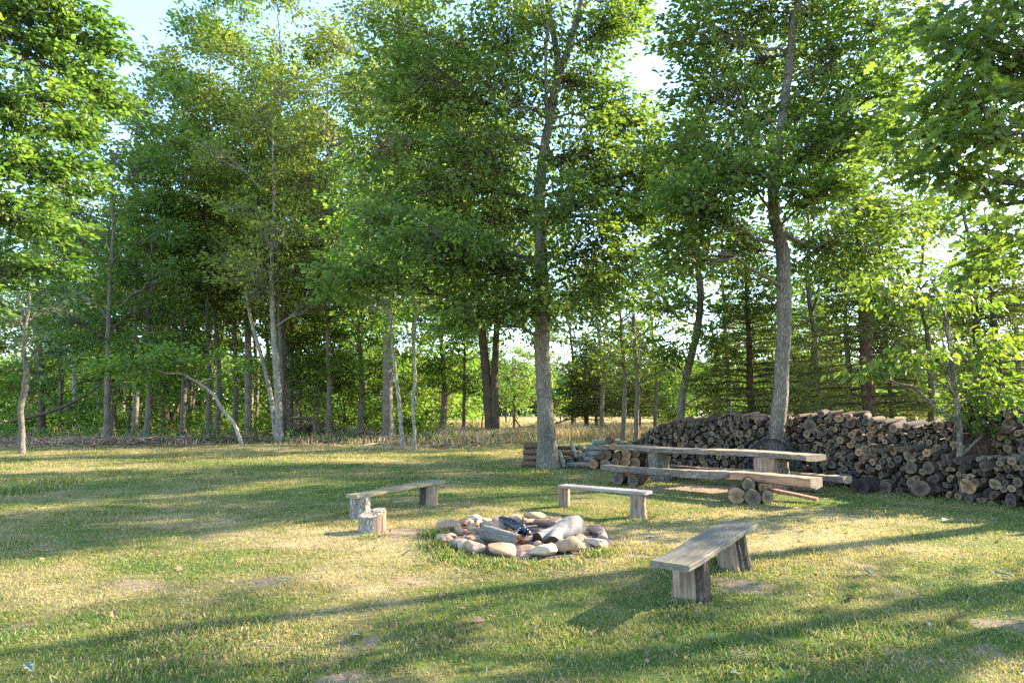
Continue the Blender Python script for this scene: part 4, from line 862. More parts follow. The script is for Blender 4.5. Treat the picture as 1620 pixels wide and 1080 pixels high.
# ================================================================== FENCE AND DEADWOOD
def stick_obj(name, pts, rr, mat, label, cat, group=None, k=7, lump=.08, seed=0, label_kind=None):
    pts = np.array(pts, float); b = pts[0].copy(); Q, _, _ = smooth_path(pts-b, max(5, len(pts)*3)); g = Geo(); tubes(g, Q, np.interp(np.linspace(0, 1, len(Q)), np.linspace(0, 1, len(rr)), rr), k, caps=True, rng=np.random.RandomState(seed), lump=lump)
    return link(name, g.mesh(name, [mat]), None, b, label, cat, group)
for i, (px, pb, pt, w_, lab) in enumerate([(814, 688, 652, 3.2, 'old fence post with a diagonal brace left of the oak'), (909, 684, 651, 3.2, 'old fence post carrying the slanting rail right of the oak'), (886, 682, 655, 2.2, 'thin fence post between the oak and the rail post'),
                                           (881, 685, 666, 3.4, 'short stub of fence post by the oak trunk'), (760, 690, 655, 2.0, 'thin leaning stake right of the twin trunks base'), (873, 705, 648, 3.0, 'dark iron stake rising right behind the oak')]):
    b = gp(px, pb); t_p = at(px+(-2, 1, 1, 0, 4, -3)[i], pt, b[1]); stick_obj('fence_post', [b-[0, 0, .1], t_p], [w_/F*b[1]*.55, w_/F*b[1]*.5], 'post', lab, 'fence post', seed=i)
b = gp(816, 680); stick_obj('fence_brace', [at(816, 664, 42), at(832, 690, 40)*[1, 1, 0]+[0, 0, .05]], [.05, .05], 'post', 'diagonal wooden brace running down from the post left of the oak', 'brace')
stick_obj('fence_rail', [at(872, 672, 44), at(918, 657, 45)], [.06, .05], 'post', 'slanting wooden rail on the post right of the oak', 'rail')
stick_obj('fence_rail', [at(832, 676, 41), at(845, 672, 42)], [.05, .05], 'post', 'broken bit of rail left of the oak', 'rail')
stick_obj('fallen_log', [gp(660, 690)+[0, 0, .1], gp(700, 690)+[0, 0, .14], gp(735, 692)+[0, 0, .1]], [.11, .12, .08], 'bark_grey', 'long fallen log in the grass before the twin trunks', 'fallen log')
stick_obj('fallen_branch', [at(465, 662, 34), at(488, 660, 34), at(503, 668, 34)], [.07, .08, .05], 'bark_brown', 'dark fallen branch arching over the brush pile', 'fallen branch')
stick_obj('fallen_tree', [at(18, 666, 42), at(80, 652, 42), at(120, 635, 42), at(155, 612, 42)], [.15, .12, .10, .07], 'bark_brown', 'dark fallen trunk leaning up through the wood at far left', 'fallen tree')
stick_obj('fallen_branch', [gp(575, 706)+[0, 0, .06], gp(600, 704)+[0, 0, .1], gp(622, 706)+[0, 0, .05]], [.03, .045, .03], 'bark_pale', 'pale crooked stick on the ground left of the slim twin saplings', 'fallen branch')
stick_obj('fallen_branch', [gp(560, 712)+[0, 0, .04], gp(620, 711)+[0, 0, .06], gp(650, 712)+[0, 0, .04]], [.03, .05, .03], 'stick', 'long low branch on the ground before the straight mid trunk', 'fallen branch')
def brush(n, cx, cy, rx, ry, hz, seed, L=(.5, 1.6), r=.016):
    rng = np.random.RandomState(seed); g = Geo(); c = np.stack([rng.normal(0, rx*.5, n), rng.normal(0, ry*.5, n), np.zeros(n)], -1); c[:, 2] = hz*rng.rand(n)*np.exp(-(c[:, 0]/rx)**2); d = nrm(rng.normal(0, 1, (n, 3))*[1, 1, .3]); l = rng.uniform(*L, n)
    t = np.linspace(-.5, .5, 5)[None, :, None]; tubes(g, c[:, None]+d[:, None]*l[:, None, None]*t+rng.normal(0, .05, (n, 5, 3)), np.full((n, 5), r)*rng.uniform(.5, 1.6, (n, 1)), 3); return g.mesh('brush_pile', ['stick'])
b = gp(490, 690); link('brush_pile', brush(420, 0, 0, 2.2, 1.0, .9, 4), None, (b[0], b[1]+1, 0), 'grey heap of cut brush and twigs at the edge of the wood', 'brush pile')
b = gp(560, 694); link('brush_pile', brush(160, 0, 0, 2.0, .8, .5, 5), None, (b[0], b[1]+1, 0), 'low tangle of dry twigs left of the straight mid trunk', 'brush pile')
b = gp(100, 704); link('brush_pile', brush(170, 0, 0, 5.0, .8, .25, 16), None, (b[0], b[1]+1, 0), 'scattered dry sticks right of the crooked tree at far left', 'brush pile')
b = gp(330, 700); link('brush_pile', brush(150, 0, 0, 3.5, .8, .35, 17), None, (b[0], b[1]+.8, 0), 'dry sticks under the arch of the bent sapling', 'brush pile')
b = gp(205, 703); link('brush_pile', brush(150, 0, 0, 4.0, .7, .3, 6), None, (b[0], b[1]+1, 0), 'scattered dry sticks at the foot of the slim left trunks', 'brush pile')
# ================================================================== TREES
def pxtree(name, pts, wid, blobs, bark, leaf, lsize, label, cat='tree', group=None, forks=(), Y=None, auto=None, **kw):
    """trunk traced as (px, py) points; wid = widths in photo px; blobs (px, py, dY, rpx, n[, flat])"""
    mul = kw.pop('mul', 1.0); bs = kw.pop('bs', 1.0)
    base = gp(*pts[0]) if Y is None else np.array([at(pts[0][0], pts[0][1], Y)[0], Y, 0.])
    Y = base[1]; P = [np.zeros(3)]+[at(px, py, Y)-base for px, py in pts[1:]]
    R = [w_/2/F*Y for w_ in wid]
    fk = [([at(px, py, Y+dy)-base for px, py, dy in fp], [w_/2/F*Y for w_ in fw]) for fp, fw in forks]
    B = []
    for b in blobs:
        px, py, dY, rp, n = b[:5]; c = at(px, py, Y+dY)-base; r = rp/F*(Y+dY)*bs; B.append((c[0], c[1], c[2], r, r, r*(b[5]*1.25 if len(b) > 5 else .8), int(n*mul)))
    if auto:
        rg = np.random.RandomState(kw.get('seed', 0)+99); h, cb, Rr, nb, ncl = auto; top = P[-1]
        # continue the trunk up to the crown
        if top[2] < h*.86:
            d = (P[-1]-P[-2])/max(P[-1][2]-P[-2][2], .1); q = P[-1].copy(); k = 4; hh = h*.9-q[2]; r0 = R[-1]
            for j in range(1, k+1): P.append(q+np.array([d[0]*.35*hh*j/k+rg.normal(0, .12), d[1]*.3*hh*j/k+rg.normal(0, .12), hh*j/k])); R.append(r0*(1-.8*j/k))
        PP = np.array(P)
        for (x, y, z, rx, ry, rz, nc) in auto_blobs(rg, h, cb, Rr, nb, ncl=ncl):
            cx = np.interp(z, PP[:, 2], PP[:, 0]); cy_ = np.interp(z, PP[:, 2], PP[:, 1]); B.append((x+cx, y+cy_, z, rx, ry, rz, nc))
    return grow(name, base, P, R, B, bark, leaf, lsize, label, cat, group, forks=fk, **kw)

# --- the oak right of centre
HB = 1.7
pxtree('oak_tree', [(868, 741), (862, 660), (858, 560), (858, 450), (856, 380), (853, 300), (862, 230), (873, 170), (884, 112), (895, 88), (914, 30), (932, -60), (940, -170), (935, -280)],
       [33, 26, 24, 21, 19, 18, 16, 15, 14, 12, 10, 8, 5, 3],
       [(700, 400, -2.2, 80, 80, .5), (620, 350, -1.5, 60, 44, .5), (780, 420, -1.2, 70, 60, .5), (760, 340, 1, 80, 60), (690, 290, 0, 85, 75), (600, 250, .5, 70, 50), (770, 250, -.8, 80, 70), (700, 180, .5, 85, 75), (790, 150, -.5, 80, 70), (620, 150, 1, 75, 55),
        (720, 80, .5, 80, 60), (800, 60, -.5, 70, 60), (640, 60, .8, 70, 50), (850, 20, 0, 80, 50), (960, 45, -.5, 48, 45), (985, 15, .3, 35, 28), (935, 130, 0, 45, 30), (930, 230, -.8, 55, 42), (970, 290, -.5, 70, 50), (1010, 340, .5, 60, 40), (900, 330, -1.6, 60, 48),
        (935, 400, -.6, 75, 55), (900, 470, 1, 60, 35), (980, 430, 1, 60, 36), (830, 480, -1.3, 60, 40, .5), (740, 490, -1.8, 50, 32, .5), (760, -60, 0, 120, 70), (880, -90, 0, 120, 70), (620, -60, 1, 90, 50), (820, -190, 0, 130, 70), (940, -180, 0, 90, 40), (560, 440, -2, 55, 34, .45), (820, 230, 1.6, 70, 45), (1000, 200, .6, 45, 30), (1045, 250, .4, 40, 24), (965, 175, .2, 45, 30), (1030, 300, -.4, 45, 26), (900, 130, .6, 60, 40), (830, 330, .8, 70, 40), (910, 270, 1.0, 60, 34), (660, 120, -1, 60, 34)],
       'bark_oak', 'leaf_oak', .145, 'tall oak right of centre with log stacks at its foot', nper=20, spread=.29, mul=2.0, bs=1.18, twigr=.009, rise=.12, limbfrac=.26, kind='oval', seed=1, sides=20, flat=.45, droop=.5, flare=1.28,
       forks=[([(884, 112, 0), (880, 75, 0), (868, 20, .3), (858, -60, .5), (850, -190, .5)], [13, 10, 9, 6, 3]), ([(866, 215, 0), (864, 150, -.3), (863, 70, -.6), (872, 10, -.8)], [7, 6, 5, 3]), ([(856, 235, 0), (815, 215, -.5), (770, 208, -1), (715, 210, -1.4)], [8, 6, 4, 2.5]), ([(862, 130, 0), (820, 108, .4), (780, 120, .8), (760, 150, 1)], [7, 5, 4, 3])])
# --- the oak behind the table
pxtree('oak_tree', [(1229, 760), (1229, 690), (1236, 610), (1241, 520), (1242, 450), (1237, 385), (1221, 320), (1226, 250), (1240, 180), (1248, 110), (1254, 60), (1263, 0), (1270, -90), (1262, -200), (1270, -320)],
       [28, 24, 22, 22, 22, 21, 19, 17, 15, 14, 13, 12, 10, 7, 4],
       [(1100, 330, -1, 75, 55, .5), (1165, 280, -1.0, 75, 62, .5), (1300, 305, -1.2, 60, 40, .5), (1110, 240, 0, 80, 60), (1190, 200, 1.2, 80, 60), (1305, 230, -.6, 70, 54, .5), (1340, 190, -.5, 80, 60), (1130, 150, .5, 70, 50), (1195, 100, 1.3, 80, 56), (1310, 110, 0, 85, 62), (1400, 140, 0, 70, 46),
        (1100, 60, .5, 60, 40), (1160, 10, .5, 80, 50), (1280, 20, .2, 80, 55), (1380, 50, 0, 80, 50), (1300, 390, 1, 70, 38), (1390, 330, 1, 70, 34), (1160, 390, .8, 60, 30), (1200, -90, 0, 120, 55), (1330, -90, 0, 120, 55), (1270, -220, 0, 150, 60), (1080, 400, -.5, 45, 24), (1440, 230, .5, 60, 30), (1370, 400, 1.2, 60, 26)],
       'bark_oak', 'leaf_oak', .14, 'tall grey oak rising behind the slab table before the woodpile', nper=22, spread=.28, mul=1.9, bs=1.15, twigr=.009, rise=.25, limbfrac=.3, kind='oval', seed=2, sides=20, flat=.4, droop=.35, flare=1.1,
       forks=[([(1240, 368, 0), (1262, 382, .2), (1288, 394, .4), (1320, 372, .6), (1350, 345, .8)], [8, 7, 5, 3, 2]), ([(1255, 20, 0), (1300, 22, 0), (1360, 30, 0), (1400, 52, 0)], [8, 6, 5, 3])])
# --- slim young birch in front of the pile with drooping sprays
pxtree('birch_tree', [(1524, 790), (1520, 720), (1514, 640), (1505, 570), (1500, 520), (1490, 470), (1470, 440)], [11, 9, 8, 7, 6, 5, 3],
       [(1400, 460, -.2, 40, 16, .4), (1450, 480, -.3, 45, 20, .4), (1520, 470, 0, 50, 22, .4), (1420, 575, -.5, 28, 12, .35), (1370, 590, -.6, 22, 9, .35), (1470, 560, -.4, 38, 18, .35), (1540, 560, -.2, 45, 18, .4), (1570, 620, .1, 50, 24, .4), (1540, 650, .3, 45, 20, .4), (1590, 540, .2, 40, 14, .5), (1380, 440, .2, 30, 9, .4), (1600, 660, .4, 40, 16)],
       'bark_grey', 'leaf_birch', .135, 'slim young tree with drooping bright leaves rising from the front of the woodpile', nper=10, spread=.22, kind='oval', seed=3, Y=11.6, droop=1.2, flat=.35, sides=12, twigr=.007)
# --- short thick stub in the pile with root hairs and green shoots
def roots(W, C, rng, P, R):
    n = 60; a = rng.rand(n)*6.28; st = np.stack([.12*np.cos(a), .12*np.sin(a), rng.uniform(.9, 1.25, n)], -1); en = st+np.stack([.22*np.cos(a), .22*np.sin(a), rng.uniform(.1, .45, n)*rng.choice([-1, 1], n)], -1)
    t = np.linspace(0, 1, 4)[None, :, None]; tubes(W, st[:, None]*(1-t)+en[:, None]*t+rng.normal(0, .02, (n, 4, 3)), np.full((n, 4), .006), 3)
pxtree('stubby_tree', [(1552, 790), (1552, 730), (1553, 690), (1550, 660), (1545, 640)], [20, 22, 20, 15, 8], [(1530, 640, -.2, 28, 14), (1560, 615, 0, 35, 16), (1585, 650, .2, 26, 10), (1555, 672, -.3, 14, 4)],
       'bark_red', 'leaf_birch', .12, 'stubby trunk with reddish rootlets and fresh shoots growing out of the woodpile', nper=10, spread=.2, kind='oval', seed=4, Y=11.9, extra=roots, sides=14)
# --- leaning tree behind the left of the pile
pxtree('leaning_tree', [(1074, 668), (1078, 630), (1090, 580), (1104, 520), (1110, 460), (1100, 400), (1085, 340), (1075, 280)], [12, 12, 12, 12, 11, 9, 7, 4],
       [(1060, 560, -1, 40, 22, .5), (1130, 540, -1, 35, 16, .5), (1085, 480, 0, 38, 20), (1040, 480, 0, 30, 12), (1060, 420, 0, 35, 16), (1120, 430, .5, 45, 20), (1035, 350, 0, 40, 18), (1100, 350, 0, 45, 24), (1060, 290, 0, 45, 22), (1015, 270, .5, 35, 16), (1090, 220, 0, 40, 18), (1045, 190, .5, 35, 12), (1130, 610, -.5, 30, 12, .5)],
       'bark_oak', 'leaf_oak', .20, 'leaning grey tree behind the left end of the woodpile', nper=22, spread=.42, kind='oval', seed=5, Y=24, sides=14)
# --- conifers behind the pile: flat dark tiers
def cedar(name, px, Y, w_, h, cb, Rr, label, seed, tiers=34, leaf='leaf_cedar', bark='bark_red', lean=0, group=None, dens=1.0, lsz=.11, cat='conifer'):
    rng = np.random.RandomState(seed); base = np.array([at(px, 650, Y)[0], Y, 0.]); r = w_/2/F*Y
    def ex(W, C, rg, P, R):
        for k in range(tiers):
            f = (k+.5)/tiers; z = .9+(h-1.1)*f; prof = Rr*(1-f)**.75*(.72+.4*rg.rand())*min(1, .65+f*3); nb = rg.randint(3, 6); a0 = rg.rand()*6.28
            for j in range(nb):
                a = a0+j*6.283/nb+rg.normal(0, .3); L = prof*rg.uniform(.65, 1.1); d = np.array([math.cos(a), math.sin(a), 0]); n = 7; t = np.linspace(0, 1, n)[:, None]
                x0 = np.interp(z, P[:, 2], P[:, 0]); y0 = np.interp(z, P[:, 2], P[:, 1])
                pth = np.array([x0, y0, z])+d*L*t+np.array([0, 0, 1])*(L*(.22*t-.30*t*t)+rg.normal(0, .03)*t); tubes(W, pth, np.linspace(.012+.008*L, .006, n), 4)
                if z < cb and rg.rand() < .8: 
                    m = 10
                    st = pth[rg.randint(2, n, m)]; en = st+d*rg.uniform(.1, .5, (m, 1))+rg.normal(0, .22, (m, 3))*[1, 1, .5]; tt = np.linspace(0, 1, 3)[None, :, None]; tubes(W, st[:, None]*(1-tt)+en[:, None]*tt, np.full((m, 3), .005), 3)
                    if z < cb*.6: continue
                m = int((9+L*15)*dens); q = rg.uniform(.18, 1.05, m); i0 = np.clip(q*(n-1), 0, n-1.001); lo = i0.astype(int); st = pth[lo]*(1-(i0-lo))[:, None]+pth[lo+1]*(i0-lo)[:, None]
                sd_ = np.array([-d[1], d[0], 0]); ww = (.50*L*(1.15-q)*rg.uniform(-1, 1, m))[:, None]; tip = st+sd_*ww+d*np.abs(ww)*.6+np.c_[np.zeros((m, 2)), -.10*np.abs(ww[:, 0])+rg.normal(0, .04, m)]
                cluster_leaves(C, rg, tip, nrm(tip-st+d*.2), 11, .13, lsz, 'narrow', .35, .15)
                if m > 6: tt = np.linspace(0, 1, 3)[None, :, None]; tubes(W, st[:, None]*(1-tt)+tip[:, None]*tt, np.full((m, 3), .005), 3)
    P = [(0, 0, 0), (lean*.3, 0, h*.3), (lean*.7, 0, h*.7), (lean, 0, h)]
    return grow(name, base, np.array(P, float), [r, r*.85, r*.45, .02], [], bark, leaf, lsz, label, cat, group, seed=seed, sides=14, extra=ex)
cedar('cedar_tree', 1375, 19.5, 21, 9.5, 2.4, 2.9, 'thick red brown cedar trunk behind the dip in the woodpile', 11, dens=.8)
cedar('cedar_tree', 1189, 24, 13, 9.0, 2.2, 3.2, 'dark flat tiered cedar behind the pile, left of the tall grey oak', 12, dens=.9)
cedar('cedar_tree', 1410, 26, 8, 7.5, 2.0, 2.4, 'slim cedar just right of the thick red brown cedar', 13, dens=.9)
cedar('cedar_tree', 1290, 31, 9, 8.0, 2.0, 2.6, 'half hidden cedar between the tall grey oak and the thick cedar', 14, dens=.8)
cedar('cedar_tree', 1585, 21, 14, 8.5, 2.0, 2.9, 'dark cedar behind the far right end of the woodpile', 15, dens=.9)
cedar('cedar_tree', 928, 43, 8, 7.2, 2.8, 3.0, 'tall cedar with red brown trunk in the meadow, right of the centre oak', 16, dens=.55, lsz=.17, tiers=26)
cedar('cedar_tree', 943, 41, 5, 6.0, 2.4, 2.4, 'shorter thin cedar close beside the meadow cedar', 17, dens=.5, lsz=.17, tiers=22)
cedar('cedar_tree', 1012, 45, 4, 7.2, 2.2, 2.8, 'thin straight cedar in the meadow before the left end of the woodpile', 18, dens=.5, lsz=.17, tiers=24)

AP = dict(nper=13, spread=.44, kind='diamond')
def mid(name, pts, wid, label, bark='bark_grey', leaf='leaf_maple', auto=(18, 5, 4, 16, 26), ls=.25, seed=0, **kw):
    d = dict(AP); d.update(kw); return pxtree(name, pts, wid, d.pop('blobs', []), bark, leaf, ls, label, seed=seed, auto=auto, **d)
# --- edge of the wood, left to right
mid('crooked_tree', [(35, 717), (34, 680), (33, 650), (40, 610), (42, 585), (37, 560), (40, 520), (36, 490), (25, 460)], [8, 8, 8, 9, 8, 6, 6, 5, 3], 'thin crooked grey tree at the far left edge of the lawn', 'bark_grey', 'leaf_far', (9.0, 3.6, 2.2, 9, 20), .18, 21,
    forks=[([(39, 520, 0), (48, 480, 0), (42, 430, 0)], [5, 4, 2])], spread=.4)
mid('forest_tree', [(67, 685), (65, 640), (64, 590), (62, 530), (60, 480), (58, 420)], [10, 9, 9, 8, 7, 6], 'straight brown trunk second from the left at the wood edge', 'bark_brown', 'leaf_maple', (17, 6, 4.2, 14, 26), .27, 22)
mid('forest_tree', [(121, 680), (119, 640), (119, 590), (118, 540), (110, 480)], [10, 8, 8, 7, 6], 'pale sun flecked trunk left of the group of three slim trunks', 'bark_pale', 'leaf_maple', (20, 7, 4.8, 16, 26), .30, 23)
mid('forest_tree', [(158, 680), (157, 640), (157, 600), (156, 540)], [9, 8, 8, 7], 'leftmost trunk of the group of three slim trunks', 'bark_grey', 'leaf_oak', (17, 6, 4.0, 13, 24), .28, 24)
mid('forest_tree', [(171, 698), (169, 660), (170, 620), (171, 570), (172, 500)], [12, 9, 9, 8, 7], 'foremost trunk of the group of three slim trunks', 'bark_grey', 'leaf_maple', (18, 4.5, 4.5, 17, 28), .24, 25)
mid('forest_tree', [(180, 684), (179, 640), (176, 590), (180, 540)], [10, 9, 8, 7], 'rightmost trunk of the group of three slim trunks', 'bark_grey', 'leaf_maple', (16, 6, 3.5, 11, 22), .26, 26)
mid('forest_tree', [(233, 679), (233, 640), (234, 600), (233, 560)], [7, 6, 6, 5], 'thin trunk between the three slim ones and the big dark leaning one', 'bark_grey', 'leaf_maple', (13, 5, 3, 10, 20), .28, 27)
mid('forest_tree', [(264, 683), (262, 640), (257, 590), (252, 540), (246, 490), (236, 440), (222, 390), (215, 330)], [17, 13, 13, 12, 12, 10, 9, 6], 'big dark leaning trunk in the left wood with a side limb at its base', 'bark_brown', 'leaf_maple', (19, 5, 5.2, 22, 30), .25, 28,
    forks=[([(268, 676, 0), (278, 650, .2), (292, 620, .4), (298, 590, .5), (308, 560, .6)], [8, 7, 6, 5, 4])])
mid('forest_tree', [(322, 674), (328, 650), (335, 620), (338, 590), (342, 560)], [7, 7, 6, 6, 5], 'thin dark trunk behind the arching sapling', 'bark_brown', 'leaf_maple', (12, 4.5, 3.2, 10, 20), .27, 29)
mid('forest_tree', [(300, 664), (300, 630), (299, 600)], [5, 5, 4], 'distant thin trunk just left of the thin dark one', 'bark_grey', 'leaf_maple', (14, 5, 3.4, 10, 18), .3, 30, Y=60)
mid('forest_tree', [(395, 660), (394, 620), (394, 590), (392, 540), (390, 470), (388, 380)], [13, 13, 12, 11, 10, 8], 'stout pale pinkish trunk behind the dark green bush', 'bark_pale', 'leaf_hickory', (21, 8, 5.0, 18, 26), .28, 31, Y=45)
# arching sapling
pxtree('arching_sapling', [(383, 706), (378, 690), (370, 668), (358, 655), (349, 645), (342, 628), (330, 616), (312, 604), (296, 594), (285, 590), (262, 591), (240, 582), (212, 580)], [6, 5.5, 5, 5, 5, 5, 4.5, 4, 4, 3.6, 3, 2.5, 2],
       [(240, 568, -.3, 34, 22, .25), (200, 575, 0, 32, 20, .25), (165, 583, .2, 26, 14, .25), (285, 572, -.4, 34, 14, .28), (350, 562, .3, 30, 11, .3), (330, 600, .2, 20, 6, .3), (375, 580, .5, 20, 6, .3), (310, 585, .3, 22, 9, .3), (225, 592, .3, 30, 14, .2), (270, 556, .5, 30, 14, .25)],
       'bark_pale', 'leaf_bright', .20, 'pale bare sapling arching left over the grass with flat leafy sprays', nper=18, spread=.42, kind='oval', seed=32, sides=10, flat=.22, flare=1.15)
mid('forest_tree', [(442, 699), (441, 660), (440, 620), (437, 580), (434, 540), (430, 470)], [13, 11, 11, 10, 9, 7], 'front left stem of the cluster of pale trunks', 'bark_pale', 'leaf_hickory', (20, 7, 4.6, 20, 30), .22, 33,
    forks=[([(436, 694, .1), (431, 640, .2), (422, 595, .4), (410, 550, .6), (396, 505, .8), (388, 450, 1)], [7, 7, 7, 6, 5, 3])])
mid('forest_tree', [(455, 693), (454, 650), (451, 610), (449, 560), (448, 480), (440, 380), (430, 300)], [10, 9, 9, 8, 8, 7, 5], 'middle stem of the cluster of pale trunks', 'bark_grey', 'leaf_oak', (21, 8, 4.4, 18, 28), .22, 34)
mid('forest_tree', [(460, 690), (459, 640), (460, 600), (461, 560), (463, 480)], [9, 9, 9, 8, 7], 'right stem of the cluster of pale trunks', 'bark_grey', 'leaf_hickory', (19, 6, 4.2, 16, 28), .22, 35)
mid('forest_tree', [(547, 682), (547, 640), (548, 590), (548, 540), (546, 480)], [8, 7, 7, 7, 6], 'dark slender trunk between the pale cluster and the straight mid trunk', 'bark_brown', 'leaf_maple', (16, 4.5, 4.0, 15, 26), .25, 36)
mid('forest_tree', [(598, 678), (598, 640), (599, 600), (598, 560)], [7, 6.5, 6, 6], 'thin pinkish trunk just left of the straight mid trunk', 'bark_red', 'leaf_bright', (14, 4, 3.4, 12, 24), .26, 37)
mid('forest_tree', [(615, 699), (614, 660), (613, 600), (612, 540), (611, 490), (606, 430), (600, 340), (610, 240), (618, 150)], [21, 17, 16, 14, 13, 12, 10, 9, 6], 'straight stout grey trunk in the middle of the wood edge', 'bark_oak', 'leaf_hickory', (27, 8, 6.0, 30, 40), .21, 38, spread=.5)
pxtree('slim_sapling', [(638, 711), (635, 680), (632, 640), (627, 600), (622, 560), (620, 520), (617, 490), (620, 430), (600, 350), (590, 300)], [7, 6, 6, 6, 5, 5, 5, 4, 3, 2],
       [(600, 380, 0, 55, 34), (560, 330, 0, 50, 30), (620, 310, 0, 50, 34), (580, 430, -.5, 50, 26), (540, 390, 0, 40, 20), (600, 480, 0, 50, 26), (650, 350, 0, 40, 22), (570, 270, 0, 40, 20)], 'bark_pale', 'leaf_bright', .19, 'thin leaning grey sapling right against the straight mid trunk', nper=20, spread=.42, seed=39, kind='oval')
pxtree('slim_sapling', [(657, 711), (655, 680), (653, 650), (656, 610), (656, 570), (655, 530), (660, 480), (652, 420)], [6, 5.5, 5, 5, 5, 4.5, 4, 2],
       [(660, 480, 0, 45, 26), (690, 520, 0, 45, 22), (640, 530, .4, 40, 20), (700, 460, .3, 45, 22), (640, 430, 0, 40, 22), (680, 420, .4, 40, 18)], 'bark_pale', 'leaf_bright', .19, 'thin upright grey sapling with a dark band, second right of the mid trunk', nper=20, spread=.4, seed=40, kind='oval')
mid('forest_tree', [(682, 676), (683, 655), (686, 635), (690, 610)], [6, 6, 5, 4], 'small forked brown tree at the meadow edge', 'bark_red', 'leaf_hickory', (6.5, 2.4, 2.8, 12, 22), .25, 41, spread=.45)
mid('round_tree', [(733, 689), (734, 650), (735, 610), (735, 570)], [6.5, 5, 5, 4], 'small dark rounded tree with one thin straight trunk left of the twin trunks', 'bark_brown', 'leaf_maple', (8.6, 2.9, 2.9, 16, 26), .22, 42, spread=.42)
pxtree('twin_tree', [(778, 692), (774, 660), (771, 620), (768, 580), (763, 530), (759, 480), (757, 430), (740, 340), (722, 260), (715, 200)], [19, 15, 15, 14, 13, 12, 11, 9, 9, 6], [], 'bark_brown', 'leaf_oak', .24, 'large twin trunked tree standing at the meadow edge', seed=43, sides=14, auto=(23, 7, 6.0, 26, 34), nper=22, spread=.55,
       forks=[([(783, 692, 0), (784, 650, -.1), (781, 610, -.1), (784, 560, 0), (786, 510, .2), (788, 450, .5), (800, 380, 1), (806, 300, 1.4)], [16, 13, 12, 11, 10, 9, 8, 5])])
mid('small_tree', [(814, 684), (814, 660), (815, 645)], [4, 4, 3], 'small bright round topped tree on a post thin trunk left of the oak', 'bark_brown', 'leaf_bright', (3.4, 1.9, 1.3, 8, 18), .17, 44, spread=.3)
# tall trees standing behind the front rank of the wood
TALL = [(330, 38, 28, 'leaf_maple', 'full crowned high'), (445, 37, 30, 'leaf_hickory', 'highest yellow green'), (290, 40, 27, 'leaf_hickory', 'high sunlit'), (372, 40, 29, 'leaf_oak', 'high dark green'), (215, 40, 23, 'leaf_hickory', 'rounded sunlit'), (405, 52, 23, 'leaf_oak', 'wide green'), (95, 52, 21, 'leaf_hickory', 'pale crowned'), (300, 50, 20, 'leaf_oak', 'broad green crowned'), (345, 40, 22, 'leaf_hickory', 'yellow green crowned'), (470, 46, 24, 'leaf_oak', 'dark green crowned'), (520, 38, 25, 'leaf_oak', 'slender high crowned'), (575, 52, 27, 'leaf_hickory', 'very tall yellowish'),
        (655, 48, 27, 'leaf_oak', 'very tall dark'), (700, 42, 12, 'leaf_bright', 'short bright green'), (235, 36, 14, 'leaf_maple', 'low dense dark'), (500, 40, 12, 'leaf_maple', 'low dense green'), (570, 40, 11, 'leaf_bright', 'low bright green'), (425, 48, 14, 'leaf_maple', 'middle height dark')]
for i, (px, Yd, h, lf, ad) in enumerate(TALL):
    nb = 18 if h > 15 else 13
    mid('forest_tree', [(px, 655), (px+3, 600), (px-2, 540)], [F*.36/Yd, F*.31/Yd, F*.27/Yd], f'{ad} tree of the second rank {["behind the thin dark trunk", "behind the middle pale stem", "right of the big dark leaning trunk", "left of the stout pinkish trunk", "right of the three slim trunks", "behind the stout pinkish trunk", "left of the three slim trunks", "beside the big dark leaning one", "behind the arching sapling", "behind the pale cluster", "right of the pale cluster", "left of the mid trunk", "right of the mid trunk", "beside the small forked tree", "left of the big dark leaning one", "behind the brush pile", "behind the dark slender trunk", "behind the dark bush"][i]}',
        'bark_grey', lf, (h, h*.34 if h > 15 else 2.8, 5.0 if h > 15 else 3.6, nb+1, 25), .25, 60+i, Y=Yd, nper=20, spread=.5)
UND = [(95, 44, 9, 'leaf_maple', 'between the brown and the sun flecked trunks'), (205, 43, 8.5, 'leaf_hickory', 'right of the three slim trunks'),
       (285, 46, 8, 'leaf_maple', 'behind the base of the big dark leaning trunk'), (475, 40, 8, 'leaf_bright', 'right of the pale trunk cluster'), (572, 43, 7.5, 'leaf_bright', 'right of the dark slender trunk'),
       (640, 45, 8.5, 'leaf_bright', 'behind the two slim grey saplings'), (705, 50, 9, 'leaf_hickory', 'left of the round dark tree'), (850, 52, 10, 'leaf_hickory', 'behind the centre oak'), (800, 56, 9, 'leaf_bright', 'right of the twin trunked tree'), (415, 56, 7, 'leaf_bright', 'behind the dark green bush')]
for i, (px, Yd, h, lf, wh) in enumerate(UND):
    mid('understory_tree', [(px, 655), (px+2, 620), (px-1, 590)], [F*.14/Yd, F*.12/Yd, F*.10/Yd], f'low {"bright" if lf == "leaf_bright" else "soft green"} understory tree {wh}', 'bark_brown', lf, (h, 1.6, 3.3, 11, 24), .23, 140+i, Y=Yd, spread=.5)
for k_, (tx, ty, th, tr) in enumerate([(12.7, 11.5, 11, .20), (12.9, 9.6, 12, .17), (11.6, 6.9, 11, .15)]):
    grow('slender_tree', (tx, ty, 0), np.array([(0, 0, 0), (.05, .1, 3), (-.1, 0, 6), (.1, 0, th)], float), [tr, tr*.85, tr*.65, .03],
         auto_blobs(np.random.RandomState(40+k_), th+.6, 6.0, 1.6, 6, ncl=16), 'bark_grey', 'leaf_maple', .16, ['slender tree outside the view, nearest behind the end of the woodpile', 'slender tree outside the view, second past the end of the woodpile', 'thin tree outside the view at the lawn edge by the near oak'][k_], 'tree', nper=18, spread=.35, seed=170+k_, sides=12)
